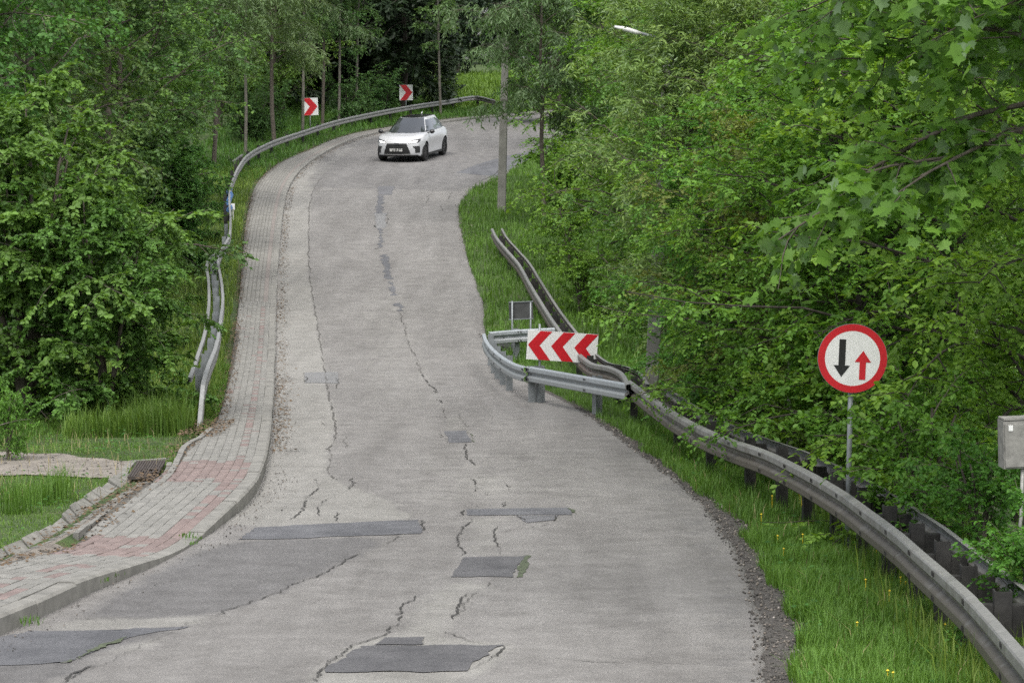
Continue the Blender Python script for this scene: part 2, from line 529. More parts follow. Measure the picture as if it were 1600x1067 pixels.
# ------------------------------------------------------------------ road lines from the photograph, un-projected on the profile
KERB_IMG = [(-190, 1067), (-90, 1030), (0, 992), (60, 966), (130, 932), (190, 906), (250, 880), (300, 852), (350, 818), (390, 784), (408, 755), (418, 720),
            (426, 650), (430, 560), (432, 470), (436, 400), (443, 330), (452, 295), (470, 268), (500, 245), (545, 222), (600, 207), (690, 193), (775, 184)]
EDGE_IMG = [(1196, 1067), (1190, 980), (1168, 900), (1133, 830), (1082, 770), (1012, 715), (952, 670), (902, 637), (852, 612), (800, 585), (768, 555),
            (757, 520), (752, 470), (735, 420), (722, 370), (716, 340), (719, 315), (735, 297), (762, 284), (800, 265), (850, 240)]
SIDE_IMG = [(-120, 925), (-40, 893), (0, 880), (60, 860), (100, 848), (130, 825), (168, 797), (245, 750), (262, 740), (276, 715), (300, 692), (328, 668), (345, 640),
            (358, 580), (370, 500), (377, 430), (384, 350), (397, 295), (418, 268), (450, 247), (520, 220), (600, 201), (690, 187), (775, 177)]

kp = np.array([G(*p) for p in KERB_IMG])
kp = np.vstack([[-4.6, 12.0, 0], [-5.3, 8.0, 0], kp])[[1, 0] + list(range(2, 2 + len(kp)))]
kp = np.vstack([kp, [[6, 138.5, 0], [16, 143, 0], [32, 147, 0]]]); kp[:, 2] = 0
KERB = catmull(kp[:, :2], 0.25)
ep = np.array([G(*p) for p in EDGE_IMG])[:, :2]
ep = np.vstack([[[1.5, 8], [1.55, 12]], ep, [[6.5, 121.5], [16, 129.5], [32, 136]]])
EDGE = catmull(ep, 0.25)
sp_ = np.array([G(x, y, 0.12) for x, y in SIDE_IMG])[:, :2]
sp_ = np.vstack([[[-6.6, 8], [-6.0, 12]], sp_, [[5, 141.5], [15, 146], [31, 150]]])
SIDE = catmull(sp_, 0.25)
KT = tangents(KERB); KN = np.stack([-KT[:, 1], KT[:, 0]], 1)
KS = arclen(KERB)
KERB_H = lambda Y: np.interp(Y, [8, 17, 20, 21.6, 22.6, 23.4, 24.6, 26.5, 36, 60, 100, 150], [0.15, 0.15, 0.14, 0.075, 0.03, 0.03, 0.09, 0.15, 0.13, 0.10, 0.09, 0.09])
# width of the footway measured square to the kerb
wid = []
for p, t_, n_ in zip(KERB, KT, KN):
    d = SIDE - p
    al = d @ t_; ac = d @ n_
    ok = (ac > 0.2) & (ac < 4)
    j = np.argmin(np.where(ok, np.abs(al), 1e9))
    wid.append(ac[j])
WID = smooth(np.clip(np.array(wid), 0.8, 2.2), 4)


def in_poly(px, py, poly):
    inside = np.zeros(px.shape, bool)
    x0, y0 = poly[-1]
    for x1, y1 in poly:
        c = ((y1 > py) != (y0 > py))
        with np.errstate(divide='ignore', invalid='ignore'):
            xx = (x0 - x1) * (py - y1) / (y0 - y1) + x1
        inside ^= c & (px < xx)
        x0, y0 = x1, y1
    return inside


ROAD_POLY = np.vstack([KERB[::4], EDGE[::-4]])
WALK_OUT = KERB + KN * WID[:, None]
WALK_POLY = np.vstack([KERB[::4], WALK_OUT[::-4]])
_oy = np.maximum.accumulate(WALK_OUT[:, 1])
_drop_y = [0, 14, 22, 31, 40, 50, 60, 75, 90, 105, 115, 125, 160]
_drop_x = [3.2, 3.3, 3.7, 3.7, 2.9, 2.0, 1.6, 2.0, 3.4, 6.5, 12, 30, 60]


def tz(X, Y):
    """ground height outside the road"""
    X = np.asarray(X, float); Y = np.asarray(Y, float)
    z = h(Y)
    left = X < np.interp(Y, _oy, WALK_OUT[:, 0])
    z = z + np.where(left, 0.10, 0.0)
    dr = np.clip(X - np.interp(Y, _drop_y, _drop_x), 0, 9)
    z = z - 0.42 * dr * dr / (dr + 0.8)
    away = np.clip(np.abs(X - np.interp(Y, _oy, WALK_OUT[:, 0])) / 3, 0, 1)
    z = z + away * np.where(left, 0.22, 0.1) * (vnoise(X * 0.35, Y * 0.35, 3) - 0.6) - 0.012
    return z


# ------------------------------------------------------------------ ground sheet
gx = np.r_[-900, -500, -250, -120, -70, -45, np.arange(-32, -14, 1.2), np.arange(-14, 9, 0.3), np.arange(9, 30, 1.2), 32, 45, 70, 120, 250, 500, 900]
gy = np.r_[-300, -120, -40, -10, 2, np.arange(8, 60, 0.4), np.arange(60, 150, 0.7), np.arange(150, 200, 4), 220, 260, 330, 500, 900, 1500]
GX, GY = np.meshgrid(gx, gy)
GZ = tz(GX, GY)
ins = in_poly(GX, GY, ROAD_POLY) | in_poly(GX, GY, WALK_POLY)
GZ = np.where(ins, h(GY) - 0.09, GZ)
ground = link('ground', grid_mesh('ground', np.stack([GX, GY, GZ], -1)), M['ground'])
tag(ground, 'grassy ground on both sides of the road', 'ground', kind='structure')

# ------------------------------------------------------------------ road sheet
nr = 1050
ka = resample(KERB, n=nr); ea = resample(EDGE, n=nr)
# pair the two edges so that the rows stay roughly square to the road
ea_s = arclen(EDGE); pair = []
last = 0.0
for p in ka:
    j = np.argmin(((EDGE - p) ** 2).sum(1)); s_ = max(last, ea_s[j]); last = s_; pair.append(s_)
pair = smooth(np.array(pair), 14); pair[0] = 0; pair[-1] = ea_s[-1]
ea = np.stack([np.interp(pair, ea_s, EDGE[:, 0]), np.interp(pair, ea_s, EDGE[:, 1])], 1)
jit = 0.05 * (vnoise(pair * 1.4, pair * 0, 5) - 0.5) + 0.05 * (vnoise(pair * 4, pair * 0, 9) - 0.5)
ea[:, 0] += jit
cols = np.r_[0, np.linspace(0.015, 0.985, 46), 1]
RP = ka[:, None] * (1 - cols)[None, :, None] + ea[:, None] * cols[None, :, None]
RZ = h(RP[..., 1])
# a broken lip: the asphalt edge turns down at the right
P = np.concatenate([RP, RZ[..., None]], -1)
lip = P[:, -1:].copy(); lip[..., 0] += 0.02; lip[..., 2] -= 0.07
road_me = grid_mesh('road', np.concatenate([P, lip], 1))
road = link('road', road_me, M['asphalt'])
ZP = np.concatenate([P, lip], 1)[..., :2]
def zone(polys, blur=2):
    z = np.zeros(ZP.shape[:2])
    for img, val in polys:
        poly = np.array([G(*p)[:2] for p in img])
        z = np.maximum(z, val * in_poly(ZP[..., 0], ZP[..., 1], poly))
    for _ in range(blur):
        z = (np.roll(z, 1, 0) + z + np.roll(z, -1, 0)) / 3
        zp = np.pad(z, ((0, 0), (1, 1)), mode='edge'); z = (zp[:, :-2] + zp[:, 1:-1] + zp[:, 2:]) / 3
    return z
SEAM = [(600, 212), (560, 228), (530, 248), (505, 275), (488, 300), (483, 330), (482, 400), (485, 440), (492, 490), (502, 540), (506, 575), (514, 615), (522, 650), (524, 680), (514, 706), (513, 735), (525, 750)]
KL = [(-260, 1090), (-190, 1066), (0, 991), (130, 931), (250, 879), (300, 851), (350, 817), (390, 783), (405, 755), (415, 720), (422, 650), (426, 560), (428, 470), (432, 400), (439, 330), (448, 295), (466, 268), (496, 245), (541, 222), (598, 207)]
pale_z = zone([(KL[6:] + SEAM + [(590, 778), (655, 811), (404, 823)], 0.95),
               ([(100, 968), (335, 962), (300, 976), (170, 984), (60, 984)], 1.0),
               ([(210, 998), (300, 981), (165, 1034), (120, 1036)], 1.0),
               ([(705, 904), (800, 904), (740, 932), (715, 968), (690, 1003), (590, 1000), (620, 968), (650, 935)], 0.62),
               ([(731, 806), (808, 806), (776, 832), (786, 869), (720, 869), (720, 838)], 0.55),
               ([(596, 994), (805, 1004), (800, 1014), (745, 1052), (700, 1075), (485, 1075), (500, 1045), (545, 1008)], 1.05),
               ([(692, 650), (728, 650), (730, 673), (693, 673)], 0.6), ([(735, 746), (780, 745), (790, 769), (745, 770)], 0.6),
               ([(640, 700), (900, 700), (1000, 790), (620, 790)], 0.35), ([(560, 450), (640, 450), (720, 640), (560, 640)], 0.38)])
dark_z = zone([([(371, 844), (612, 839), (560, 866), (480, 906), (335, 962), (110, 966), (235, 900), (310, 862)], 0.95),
               ([(45, 988), (292, 981), (95, 1037), (-190, 1041)], 0.9), ([(-190, 1041), (152, 1038), (85, 1066), (-190, 1090)], 0.95),
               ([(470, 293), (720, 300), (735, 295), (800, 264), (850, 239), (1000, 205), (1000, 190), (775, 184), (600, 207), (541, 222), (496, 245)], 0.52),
               ([(1050, 740), (1086, 770), (1135, 830), (1170, 900), (1194, 980), (1200, 1090), (1080, 1090), (1090, 950), (1060, 850), (1000, 770)], 0.42),
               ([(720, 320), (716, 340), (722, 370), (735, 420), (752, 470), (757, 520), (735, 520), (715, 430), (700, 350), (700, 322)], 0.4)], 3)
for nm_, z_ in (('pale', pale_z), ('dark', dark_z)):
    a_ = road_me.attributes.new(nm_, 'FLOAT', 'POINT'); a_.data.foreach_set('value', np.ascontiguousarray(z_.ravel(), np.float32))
tag(road, 'worn grey asphalt road winding down into the dip and up round the bend', 'road', kind='structure')


def sheet_between(name, left, right, mat, dz, parent, n=None, edge_jit=0.0, step=0.06, cols=None, seed=0):
    """a thin sheet on the road between two chains of photo pixels, both running towards the camera"""
    A = np.array([G(*p)[:2] for p in left]); B = np.array([G(*p)[:2] for p in right])
    L = max(arclen(A)[-1], arclen(B)[-1])
    n = n or max(3, int(L / step) + 2)
    n = min(n, 160)
    wmax = max(np.linalg.norm(A[0]-B[0]), np.linalg.norm(A[-1]-B[-1]))
    cols = max(cols or 5, min(60, int(wmax/0.06)+2))
    A, B = resample(A, n=n), resample(B, n=n)
    rng = np.random.default_rng(seed + 31)
    if edge_jit:
        for C in (A, B):
            q_ = np.arange(len(C))*step; k_ = rng.uniform(0, 50)
            C += np.stack([edge_jit*(2.2*(vnoise(q_*3+k_, q_*0, 3)-0.5)+1.6*(vnoise(q_*9+k_, q_*0, 4)-0.5)), 0*q_], 1)
    w = np.linspace(0, 1, cols)
    Pt = A[:, None]*(1-w)[None, :, None] + B[:, None]*w[None, :, None]
    if edge_jit:
        q_ = np.arange(cols)*0.06
        for r_, sd_ in ((0, 5), (-1, 6)): Pt[r_, :, 1] += edge_jit*(5*(vnoise(q_*1.5+seed, q_*0, sd_)-0.5)+3*(vnoise(q_*7+seed, q_*0, sd_+2)-0.5))
    Z = h(Pt[..., 1]) + dz
    return link(name, grid_mesh(name, np.concatenate([Pt, Z[..., None]], -1)), mat, parent)


# the paler widening strip along the kerb
seam_img = [(520, 262), (500, 280), (488, 300), (483, 330), (482, 400), (485, 440), (492, 490), (502, 540), (506, 575), (514, 615), (522, 650), (524, 680), (514, 706), (513, 735), (525, 750)]
sheet_between('asphalt_patch', [(45, 986), (-60, 1010), (-190, 1040)], [(292, 980), (205, 996), (95, 1037)], M['asphalt_blue'], 0.004, road, edge_jit=0.03, seed=4)
sheet_between('asphalt_patch', [(405, 824), (371, 843)], [(655, 812), (662, 834)], M['asphalt_blue'], 0.005, road, cols=24, edge_jit=0.022, seed=7)
sheet_between('asphalt_patch', [(731, 796), (729, 805)], [(888, 793), (896, 804)], M['asphalt_blue'], 0.005, road, cols=14, edge_jit=0.01, seed=8)
sheet_between('asphalt_patch', [(806, 806), (822, 817)], [(873, 805), (868, 812)], M['asphalt_mid'], 0.005, road, edge_jit=0.01, seed=9)
sheet_between('asphalt_patch', [(727, 870), (707, 902)], [(816, 869), (804, 902)], M['asphalt_dark'], 0.005, road, cols=10, edge_jit=0.02, seed=11)
sheet_between('crumbled_edge', [(817, 869), (806, 902)], [(829, 868), (815, 902)], M['moss'], 0.0045, road, edge_jit=0.02, seed=12)
sheet_between('asphalt_patch', [(600, 997), (580, 1008)], [(660, 996), (650, 1008)], M['asphalt_dark'], 0.006, road, edge_jit=0.03, seed=15)
sheet_between('asphalt_patch', [(560, 1009), (508, 1052)], [(782, 1007), (728, 1050)], M['asphalt_dark'], 0.006, road, cols=14, edge_jit=0.035, seed=16)
sheet_between('asphalt_patch', [(694, 674), (703, 692)], [(727, 673), (738, 691)], M['asphalt_blue'], 0.005, road, edge_jit=0.01, seed=17)
sheet_between('asphalt_patch', [(476, 582), (476, 598)], [(528, 581), (530, 599)], M['asphalt_strip'], 0.0045, road, edge_jit=0.01, seed=21)
# tar repairs up the middle
for a_, b_, w_ in [((596, 306), (594, 334), 6), ((595, 358), (596, 387), 3), ((601, 398), (610, 437), 6), ((611, 440), (617, 462), 3), ((623, 474), (628, 486), 5)]:
    sheet_between('asphalt_patch', [(a_[0]-w_, a_[1]), (b_[0]-w_, b_[1])], [(a_[0]+w_*0.6, a_[1]), (b_[0]+w_*0.6, b_[1])], M['asphalt_blue'], 0.0045, road, edge_jit=0.05, seed=int(a_[1]))
sheet_between('asphalt_patch', [(585, 333), (588, 357)], [(604, 333), (602, 357)], M['asphalt_strip'], 0.004, road, edge_jit=0.04, seed=22)
sheet_between('asphalt_patch', [(590, 291), (592, 305)], [(617, 291), (612, 305)], M['asphalt_mid'], 0.004, road, edge_jit=0.04, seed=23)
# dark side apron in the bend
sheet_between('asphalt_patch', [(790, 244), (750, 256), (712, 270)], [(862, 231), (805, 260), (776, 276)], M['asphalt_blue'], 0.004, road, cols=10, edge_jit=0.03, seed=24)

crk = random.Random(11)


def crack(pts, w=0.03, mat='crack', rough=0.03, step=0.06, parent=road):
    A = np.array([G(*p)[:2] for p in pts])
    A = resample(A, step)
    n = len(A)
    rg = np.random.default_rng(crk.randrange(10**6))
    T = tangents(A); Nn = np.stack([-T[:, 1], T[:, 0]], 1)
    k0 = rg.uniform(0, 99)
    sl_ = np.arange(n)*step
    off = rough*(2.4*(vnoise(sl_*1.1+k0, sl_*0, 1)-0.5) + 1.5*(vnoise(sl_*4+k0, sl_*0, 2)-0.5) + 0.9*rg.normal(0, 0.5, n))
    w = w*0.47*np.where(vnoise(sl_*1.7+k0, sl_*0, 6) > 0.3, 1.0, 0.25)
    A = A + Nn * off[:, None]
    ww = w * (0.35 + rg.random(n)) * np.minimum(1, np.minimum(np.arange(n), np.arange(n)[::-1]) / 3 + 0.15)
    Lf, Rt = A + Nn*ww[:, None]/2, A - Nn*ww[:, None]/2
    Pt = np.stack([Lf, Rt], 1)
    Z = h(Pt[..., 1]) + 0.009
    return link('crack', grid_mesh('crack', np.concatenate([Pt, Z[..., None]], -1)), M[mat], parent)


crack(seam_img[1:8], 0.055, 'crack_soft', 0.02)
crack(seam_img[7:], 0.045, 'crack_soft', 0.02)
for pts, w, mt in [
    ([(423, 706), (470, 705), (514, 706)], 0.05, 'crack'), ([(430, 687), (463, 686)], 0.07, 'crack'), ([(432, 591), (465, 592)], 0.06, 'crack'),
    ([(488, 748), (499, 760), (484, 770), (478, 790), (466, 798), (447, 812)], 0.035, 'crack'), ([(507, 780), (497, 808)], 0.035, 'crack'),
    ([(549, 747), (552, 766)], 0.035, 'crack'), ([(530, 800), (528, 815)], 0.03, 'crack'), ([(612, 762), (629, 755)], 0.03, 'crack'),
    ([(448, 788), (475, 787)], 0.03, 'crack_soft'), ([(513, 743), (545, 742), (570, 746)], 0.02, 'crack_soft'), ([(553, 763), (610, 764), (690, 762)], 0.02, 'crack_soft'),
    ([(640, 778), (700, 781), (735, 782)], 0.025, 'crack_soft'), ([(655, 766), (720, 770), (800, 772)], 0.02, 'crack_soft'), ([(790, 770), (900, 768), (1000, 770)], 0.015, 'crack_soft'),
    ([(621, 838), (604, 852)], 0.06, 'crack'), ([(662, 812), (664, 833), (640, 834), (600, 838)], 0.035, 'crack'),
    ([(566, 866), (520, 888), (470, 910), (400, 940), (300, 975), (240, 1000), (165, 1035), (95, 1068)], 0.03, 'crack'),
    ([(200, 996), (160, 1010), (112, 1035), (98, 1037)], 0.12, 'moss'), ([(150, 1040), (100, 1062)], 0.06, 'crack'),
    ([(160, 968), (185, 971)], 0.10, 'crack'), ([(120, 966), (160, 968)], 0.03, 'crack'),
    ([(733, 808), (725, 825), (718, 845), (722, 869)], 0.03, 'crack'), ([(777, 822), (774, 845), (782, 868)], 0.03, 'crack'), ([(806, 806), (822, 818)], 0.03, 'crack'),
    ([(870, 806), (871, 815)], 0.04, 'crack'), ([(818, 808), (870, 813)], 0.02, 'cement'), ([(890, 794), (899, 804)], 0.08, 'moss'),
    ([(728, 797), (727, 806), (716, 807)], 0.05, 'crack'), ([(776, 832), (860, 818)], 0.02, 'crack_soft'),
    ([(657, 930), (640, 940), (626, 960), (625, 972)], 0.035, 'crack'), ([(728, 928), (716, 945), (706, 968)], 0.035, 'crack'), ([(738, 925), (725, 950), (712, 962)], 0.02, 'crack_soft'),
    ([(773, 905), (762, 918)], 0.025, 'crack_soft'), ([(625, 974), (600, 995), (560, 1008), (520, 1030), (500, 1050), (497, 1068)], 0.03, 'crack'),
    ([(798, 1008), (770, 1028), (728, 1050)], 0.035, 'crack'), ([(700, 985), (730, 1000), (760, 1006)], 0.025, 'crack_soft'),
    ([(736, 785), (739, 795)], 0.03, 'crack'), ([(783, 784), (787, 793)], 0.03, 'crack'), ([(733, 747), (740, 755), (745, 768)], 0.035, 'crack'),
    ([(735, 748), (752, 745), (772, 747)], 0.03, 'crack_soft'), ([(785, 752), (791, 768)], 0.03, 'crack'), ([(762, 771), (768, 768)], 0.05, 'crack'),
    ([(724, 693), (730, 715), (741, 728)], 0.04, 'crack'), ([(720, 719), (745, 719)], 0.04, 'crack_soft'), ([(686, 673), (694, 684), (702, 692)], 0.03, 'crack_soft'), ([(728, 674), (741, 691)], 0.06, 'moss'),
    ([(692, 645), (693, 660)], 0.03, 'crack_soft'), ([(693, 637), (695, 644), (720, 641), (752, 641)], 0.03, 'crack_soft'), ([(696, 627), (727, 629)], 0.05, 'crack'), ([(714, 646), (718, 655), (730, 668)], 0.02, 'crack_soft'),
    ([(660, 585), (672, 600), (682, 614)], 0.06, 'crack'), ([(652, 565), (660, 585)], 0.03, 'crack_soft'), ([(625, 486), (632, 515), (640, 540), (652, 565)], 0.04, 'crack_soft'),
    ([(684, 624), (694, 630)], 0.05, 'crack'), ([(1003, 829), (1048, 829)], 0.05, 'crack'), ([(880, 1030), (920, 1033), (990, 1036)], 0.03, 'crack_soft'), ([(862, 1028), (886, 1030)], 0.05, 'crack_soft'),
    ([(1000, 1032), (1060, 1036), (1110, 1036)], 0.02, 'crack_soft'), ([(1040, 946), (1080, 948)], 0.012, 'crack_soft'), ([(1080, 848), (1095, 847)], 0.03, 'crack_soft'),
    ([(480, 944), (500, 936), (512, 934)], 0.05, 'crack_soft'), ([(645, 869), (650, 869)], 0.05, 'crack'), ([(667, 871), (672, 871)], 0.05, 'crack'),
    ([(515, 605), (525, 607), (528, 590)], 0.03, 'crack'), ([(476, 582), (478, 598)], 0.04, 'crack'),
    ([(540, 700), (535, 690), (540, 675)], 0.02, 'crack_soft'), ([(500, 650), (507, 665)], 0.02, 'crack_soft'),
    ([(785, 262), (770, 275), (745, 285), (740, 295)], 0.08, 'crack'), ([(500, 300), (540, 296), (590, 293)], 0.06, 'crack_soft'),
    ([(670, 305), (665, 318)], 0.05, 'crack_soft'), ([(705, 300), (700, 312)], 0.05, 'crack_soft'), ([(690, 322), (692, 330)], 0.05, 'crack_soft'),
    ([(740, 262), (780, 252), (830, 240)], 0.06, 'crack_soft'), ([(730, 265), (700, 272)], 0.05, 'crack_soft'),
    ([(604, 335), (606, 352)], 0.04, 'crack'), ([(585, 352), (588, 356)], 0.10, 'crack'), ([(590, 390), (586, 388)], 0.10, 'crack_soft'),
    ([(600, 392), (610, 391)], 0.08, 'crack_soft')]:
    crack(pts, w, mt, 0.028)
# small pits along the old trench line and in the worn kerb lane
for k_ in range(150):
    if k_ < 90: x_, y_ = crk.uniform(470, 830), crk.choice([crk.gauss(766, 8), crk.gauss(776, 6), crk.gauss(757, 4)])
    else: x_, y_ = crk.uniform(432, 520), crk.uniform(620, 815)
    p_ = G(x_, y_)
    if k_ >= 90 and not in_poly(np.array([p_[0]-0.2]), np.array([p_[1]]), ROAD_POLY)[0]: continue
    dx_ = crk.uniform(2, 9)
    crack([(x_, y_), (x_ + dx_, y_ + crk.uniform(-1, 1))], crk.uniform(0.02, 0.06), crk.choice(['crack', 'crack_soft', 'crack_soft']), 0.015, 0.03)

# ------------------------------------------------------------------ kerb
kerb = empty('kerb', (0, 0, 0)); tag(kerb, 'grey concrete kerb along the left edge of the road', 'kerb', kind='structure')
kerb_mesh_cache = {}
ks0 = 1.0
nk = int((KS[-1] - 2) / 1.0)
prof = np.array([[0.0, -0.12], [0.0, 0.86], [0.025, 1.0], [0.15, 1.0], [0.15, -0.12]])      # x inward, z as a share of the kerb height
for i in range(nk):
    s0, s1 = i * 1.0 + 0.006, (i + 1) * 1.0 - 0.006
    ss = np.linspace(s0, s1, 3)
    C = np.stack([np.interp(ss, KS, KERB[:, k]) for k in (0, 1)], 1)
    Nk = np.stack([np.interp(ss, KS, KN[:, k]) for k in (0, 1)], 1)
    dz_ = crk.uniform(-0.006, 0.006); dx_ = crk.uniform(-0.006, 0.006)
    Pt = C[:, None] + Nk[:, None] * (prof[:, 0] + dx_)[None, :, None]
    hk = KERB_H(C[:, 1]) + dz_
    Z = h(C[:, 1])[:, None] + np.where(prof[:, 1] < 0, -0.12, prof[:, 1][None] * hk[:, None])
    V = np.concatenate([Pt, Z[..., None]], -1)
    mb = MB(); k5 = len(prof)
    F = []
    for r_ in range(2):
        for c_ in range(k5 - 1): F.append((r_*k5+c_, (r_+1)*k5+c_, (r_+1)*k5+c_+1, r_*k5+c_+1))
    F += [tuple(range(k5)), tuple(range(2*k5, 3*k5))[::-1]]
    mb.add(V.reshape(-1, 3), F)
    mb.build('kerb_stone', M['kerb'], kerb)

# ------------------------------------------------------------------ sidewalk: bed sheet, 300 nearest pavers one by one, the others joined
FAR_S = float(np.interp(62, KERB[:, 1], KS))
sidewalk = empty('sidewalk', (0, 0, 0)); tag(sidewalk, 'narrow sidewalk of grey and red concrete pavers beside the kerb', 'sidewalk', kind='structure')


def walk_sheet(name, s0, s1, dz, mat):
    ss = np.arange(s0, s1, 0.4)
    C = np.stack([np.interp(ss, KS, KERB[:, k]) for k in (0, 1)], 1)
    Nk = np.stack([np.interp(ss, KS, KN[:, k]) for k in (0, 1)], 1)
    W = np.interp(ss, KS, WID)
    u = np.linspace(0, 1, 6)
    tt = 0.15 + (W - 0.15)[:, None] * u[None]
    Pt = C[:, None] + Nk[:, None] * tt[..., None]
    Z = h(C[:, 1])[:, None] + KERB_H(C[:, 1])[:, None] + dz + tt * 0.012
    uv = np.stack([np.broadcast_to(ss[:, None], tt.shape), tt], -1)
    edge = np.concatenate([Pt, Z[..., None]], -1)
    drop = edge[:, -1:].copy(); drop[..., 2] -= 0.15
    edge = np.concatenate([edge, drop], 1); uv = np.concatenate([uv, uv[:, -1:]], 1)
    return link(name, grid_mesh(name, edge, uv=uv), mat, sidewalk)


walk_sheet('paver_bed', 1.0, FAR_S, -0.007, M['bed'])
walk_sheet('paving_surface', FAR_S - 0.4, KS[-1] - 0.5, -0.004, M['bed_far'])


def brick_geo():
    a, b_, c_ = 0.1015, 0.0513, 0.0
    i = 0.003
    V = np.array([[-a, -b_, -0.012], [a, -b_, -0.012], [a, b_, -0.012], [-a, b_, -0.012],
                  [-a, -b_, -i], [a, -b_, -i], [a, b_, -i], [-a, b_, -i],
                  [-a+i, -b_+i, 0], [a-i, -b_+i, 0], [a-i, b_-i, 0], [-a+i, b_-i, 0]])
    F = []
    for o in (0, 4):
        for k in range(4): F.append((o+k, o+(k+1) % 4, o+4+(k+1) % 4, o+4+k))
    F.append((8, 9, 10, 11))
    return V, np.array(F)


BV, BF = brick_geo()
S_B1 = (float(np.interp(G(330, 755, .13)[1], KERB[:, 1], KS)), float(np.interp(G(330, 722, .13)[1], KERB[:, 1], KS)))
S_B2 = (float(np.interp(G(230, 872, .05)[1], KERB[:, 1], KS)), float(np.interp(G(230, 830, .1)[1], KERB[:, 1], KS)))
S_B3 = float(np.interp(G(80, 905, .15)[1], KERB[:, 1], KS))
bricks = []
for row in range(0, 24):
    t_ = 0.15 + 0.054 + row * 0.106
    s_ = 1.1 + (0.103 if row % 2 else 0.0)
    while s_ < FAR_S:
        w_ = np.interp(s_, KS, WID)
        if t_ + 0.045 < w_:
            redp = 0.02
            if S_B1[0] < s_ < S_B1[1] or S_B2[0] < s_ < S_B2[1]: redp = 0.88
            elif row in (0, 1) and s_ > S_B2[1]: redp = (0.85 if s_ < S_B1[1] else 0.42) if row == 1 else (0.8 if s_ < S_B1[1] else 0.05)
            elif row in (1, 2, 3) and s_ < S_B3 + 1.2: redp = 0.5
            bricks.append((s_, t_, crk.random() < redp))
        s_ += 0.206
bs = np.array([(b_[0], b_[1]) for b_ in bricks]); bred = np.array([b_[2] for b_ in bricks])
BC = np.stack([np.interp(bs[:, 0], KS, KERB[:, k]) for k in (0, 1)], 1)
BN = np.stack([np.interp(bs[:, 0], KS, KN[:, k]) for k in (0, 1)], 1)
BN /= np.linalg.norm(BN, axis=1, keepdims=True)
BT = np.stack([BN[:, 1], -BN[:, 0]], 1)
BP = BC + BN * bs[:, 1:2]
BZ = h(BC[:, 1]) + KERB_H(BC[:, 1]) + bs[:, 1] * 0.012 + RNG.normal(0, 0.0018, len(bs))
SL = (h(BC[:, 1] + 0.1) + KERB_H(BC[:, 1] + 0.1) - h(BC[:, 1] - 0.1) - KERB_H(BC[:, 1] - 0.1)) / 0.2
tint = np.where(bred, 0.52 + 0.46 * RNG.random(len(bs)), 0.46 * RNG.random(len(bs)))
# which ones show largest: in the frame and nearest
px = IW/2 + FPX * BP[:, 0] / BP[:, 1]
bq = np.clip((tint * 8).astype(int), 0, 7)
dvis = np.where((px > -5), BP[:, 1], 1e9)
order = np.argsort(dvis)
single = set(order[:300].tolist())
shared = {}
for q in range(8):
    me = bpy.data.meshes.new('paver')
    me.from_pydata(BV.tolist(), [], BF.tolist())
    at_ = me.attributes.new('tint', 'FLOAT', 'POINT'); at_.data.foreach_set('value', np.full(len(BV), (q + 0.5) / 8, np.float32))
    me.materials.append(M['paver']); shared[q] = me
for i in order[:300]:
    o = bpy.data.objects.new('paver', shared[int(bq[i])]); COL.objects.link(o); o.parent = sidewalk
    o.location = (BP[i, 0], BP[i, 1], BZ[i])
    o.rotation_euler = (crk.gauss(0, 0.006), -math.atan(SL[i]) + crk.gauss(0, 0.006), math.atan2(BT[i, 1], BT[i, 0]))
rest = np.array([i for i in range(len(bs)) if i not in single])
ux = np.stack([BT[rest, 0], BT[rest, 1], SL[rest]], 1); uy = np.stack([BN[rest, 0], BN[rest, 1], np.zeros(len(rest))], 1)
V = (np.stack([BP[rest, 0], BP[rest, 1], BZ[rest]], 1)[:, None] + BV[None, :, :1]*ux[:, None] + BV[None, :, 1:2]*uy[:, None]
     + BV[None, :, 2:3]*np.array([0, 0, 1.0]))
F = (BF[None] + (np.arange(len(rest)) * len(BV))[:, None, None]).reshape(-1, 4)
o = link('distant_pavers', mesh_tris('distant_pavers', V.reshape(-1, 3), F, tint=np.repeat(tint[rest], len(BV))), M['paver'], sidewalk)
o['kind'] = 'stuff'

# ------------------------------------------------------------------ guardrails
WPROF = np.array([[0.0, 0.155], [0.052, 0.142], [0.060, 0.128], [0.060, 0.064], [0.052, 0.050], [0.014, 0.018], [0.012, 0.0], [0.014, -0.018], [0.052, -0.050],
                  [0.060, -0.064], [0.060, -0.128], [0.052, -0.142], [0.0, -0.155]])


def chain_sample(Pp, s, q):
    return np.array([np.interp(q, s, Pp[:, k]) for k in range(3)])


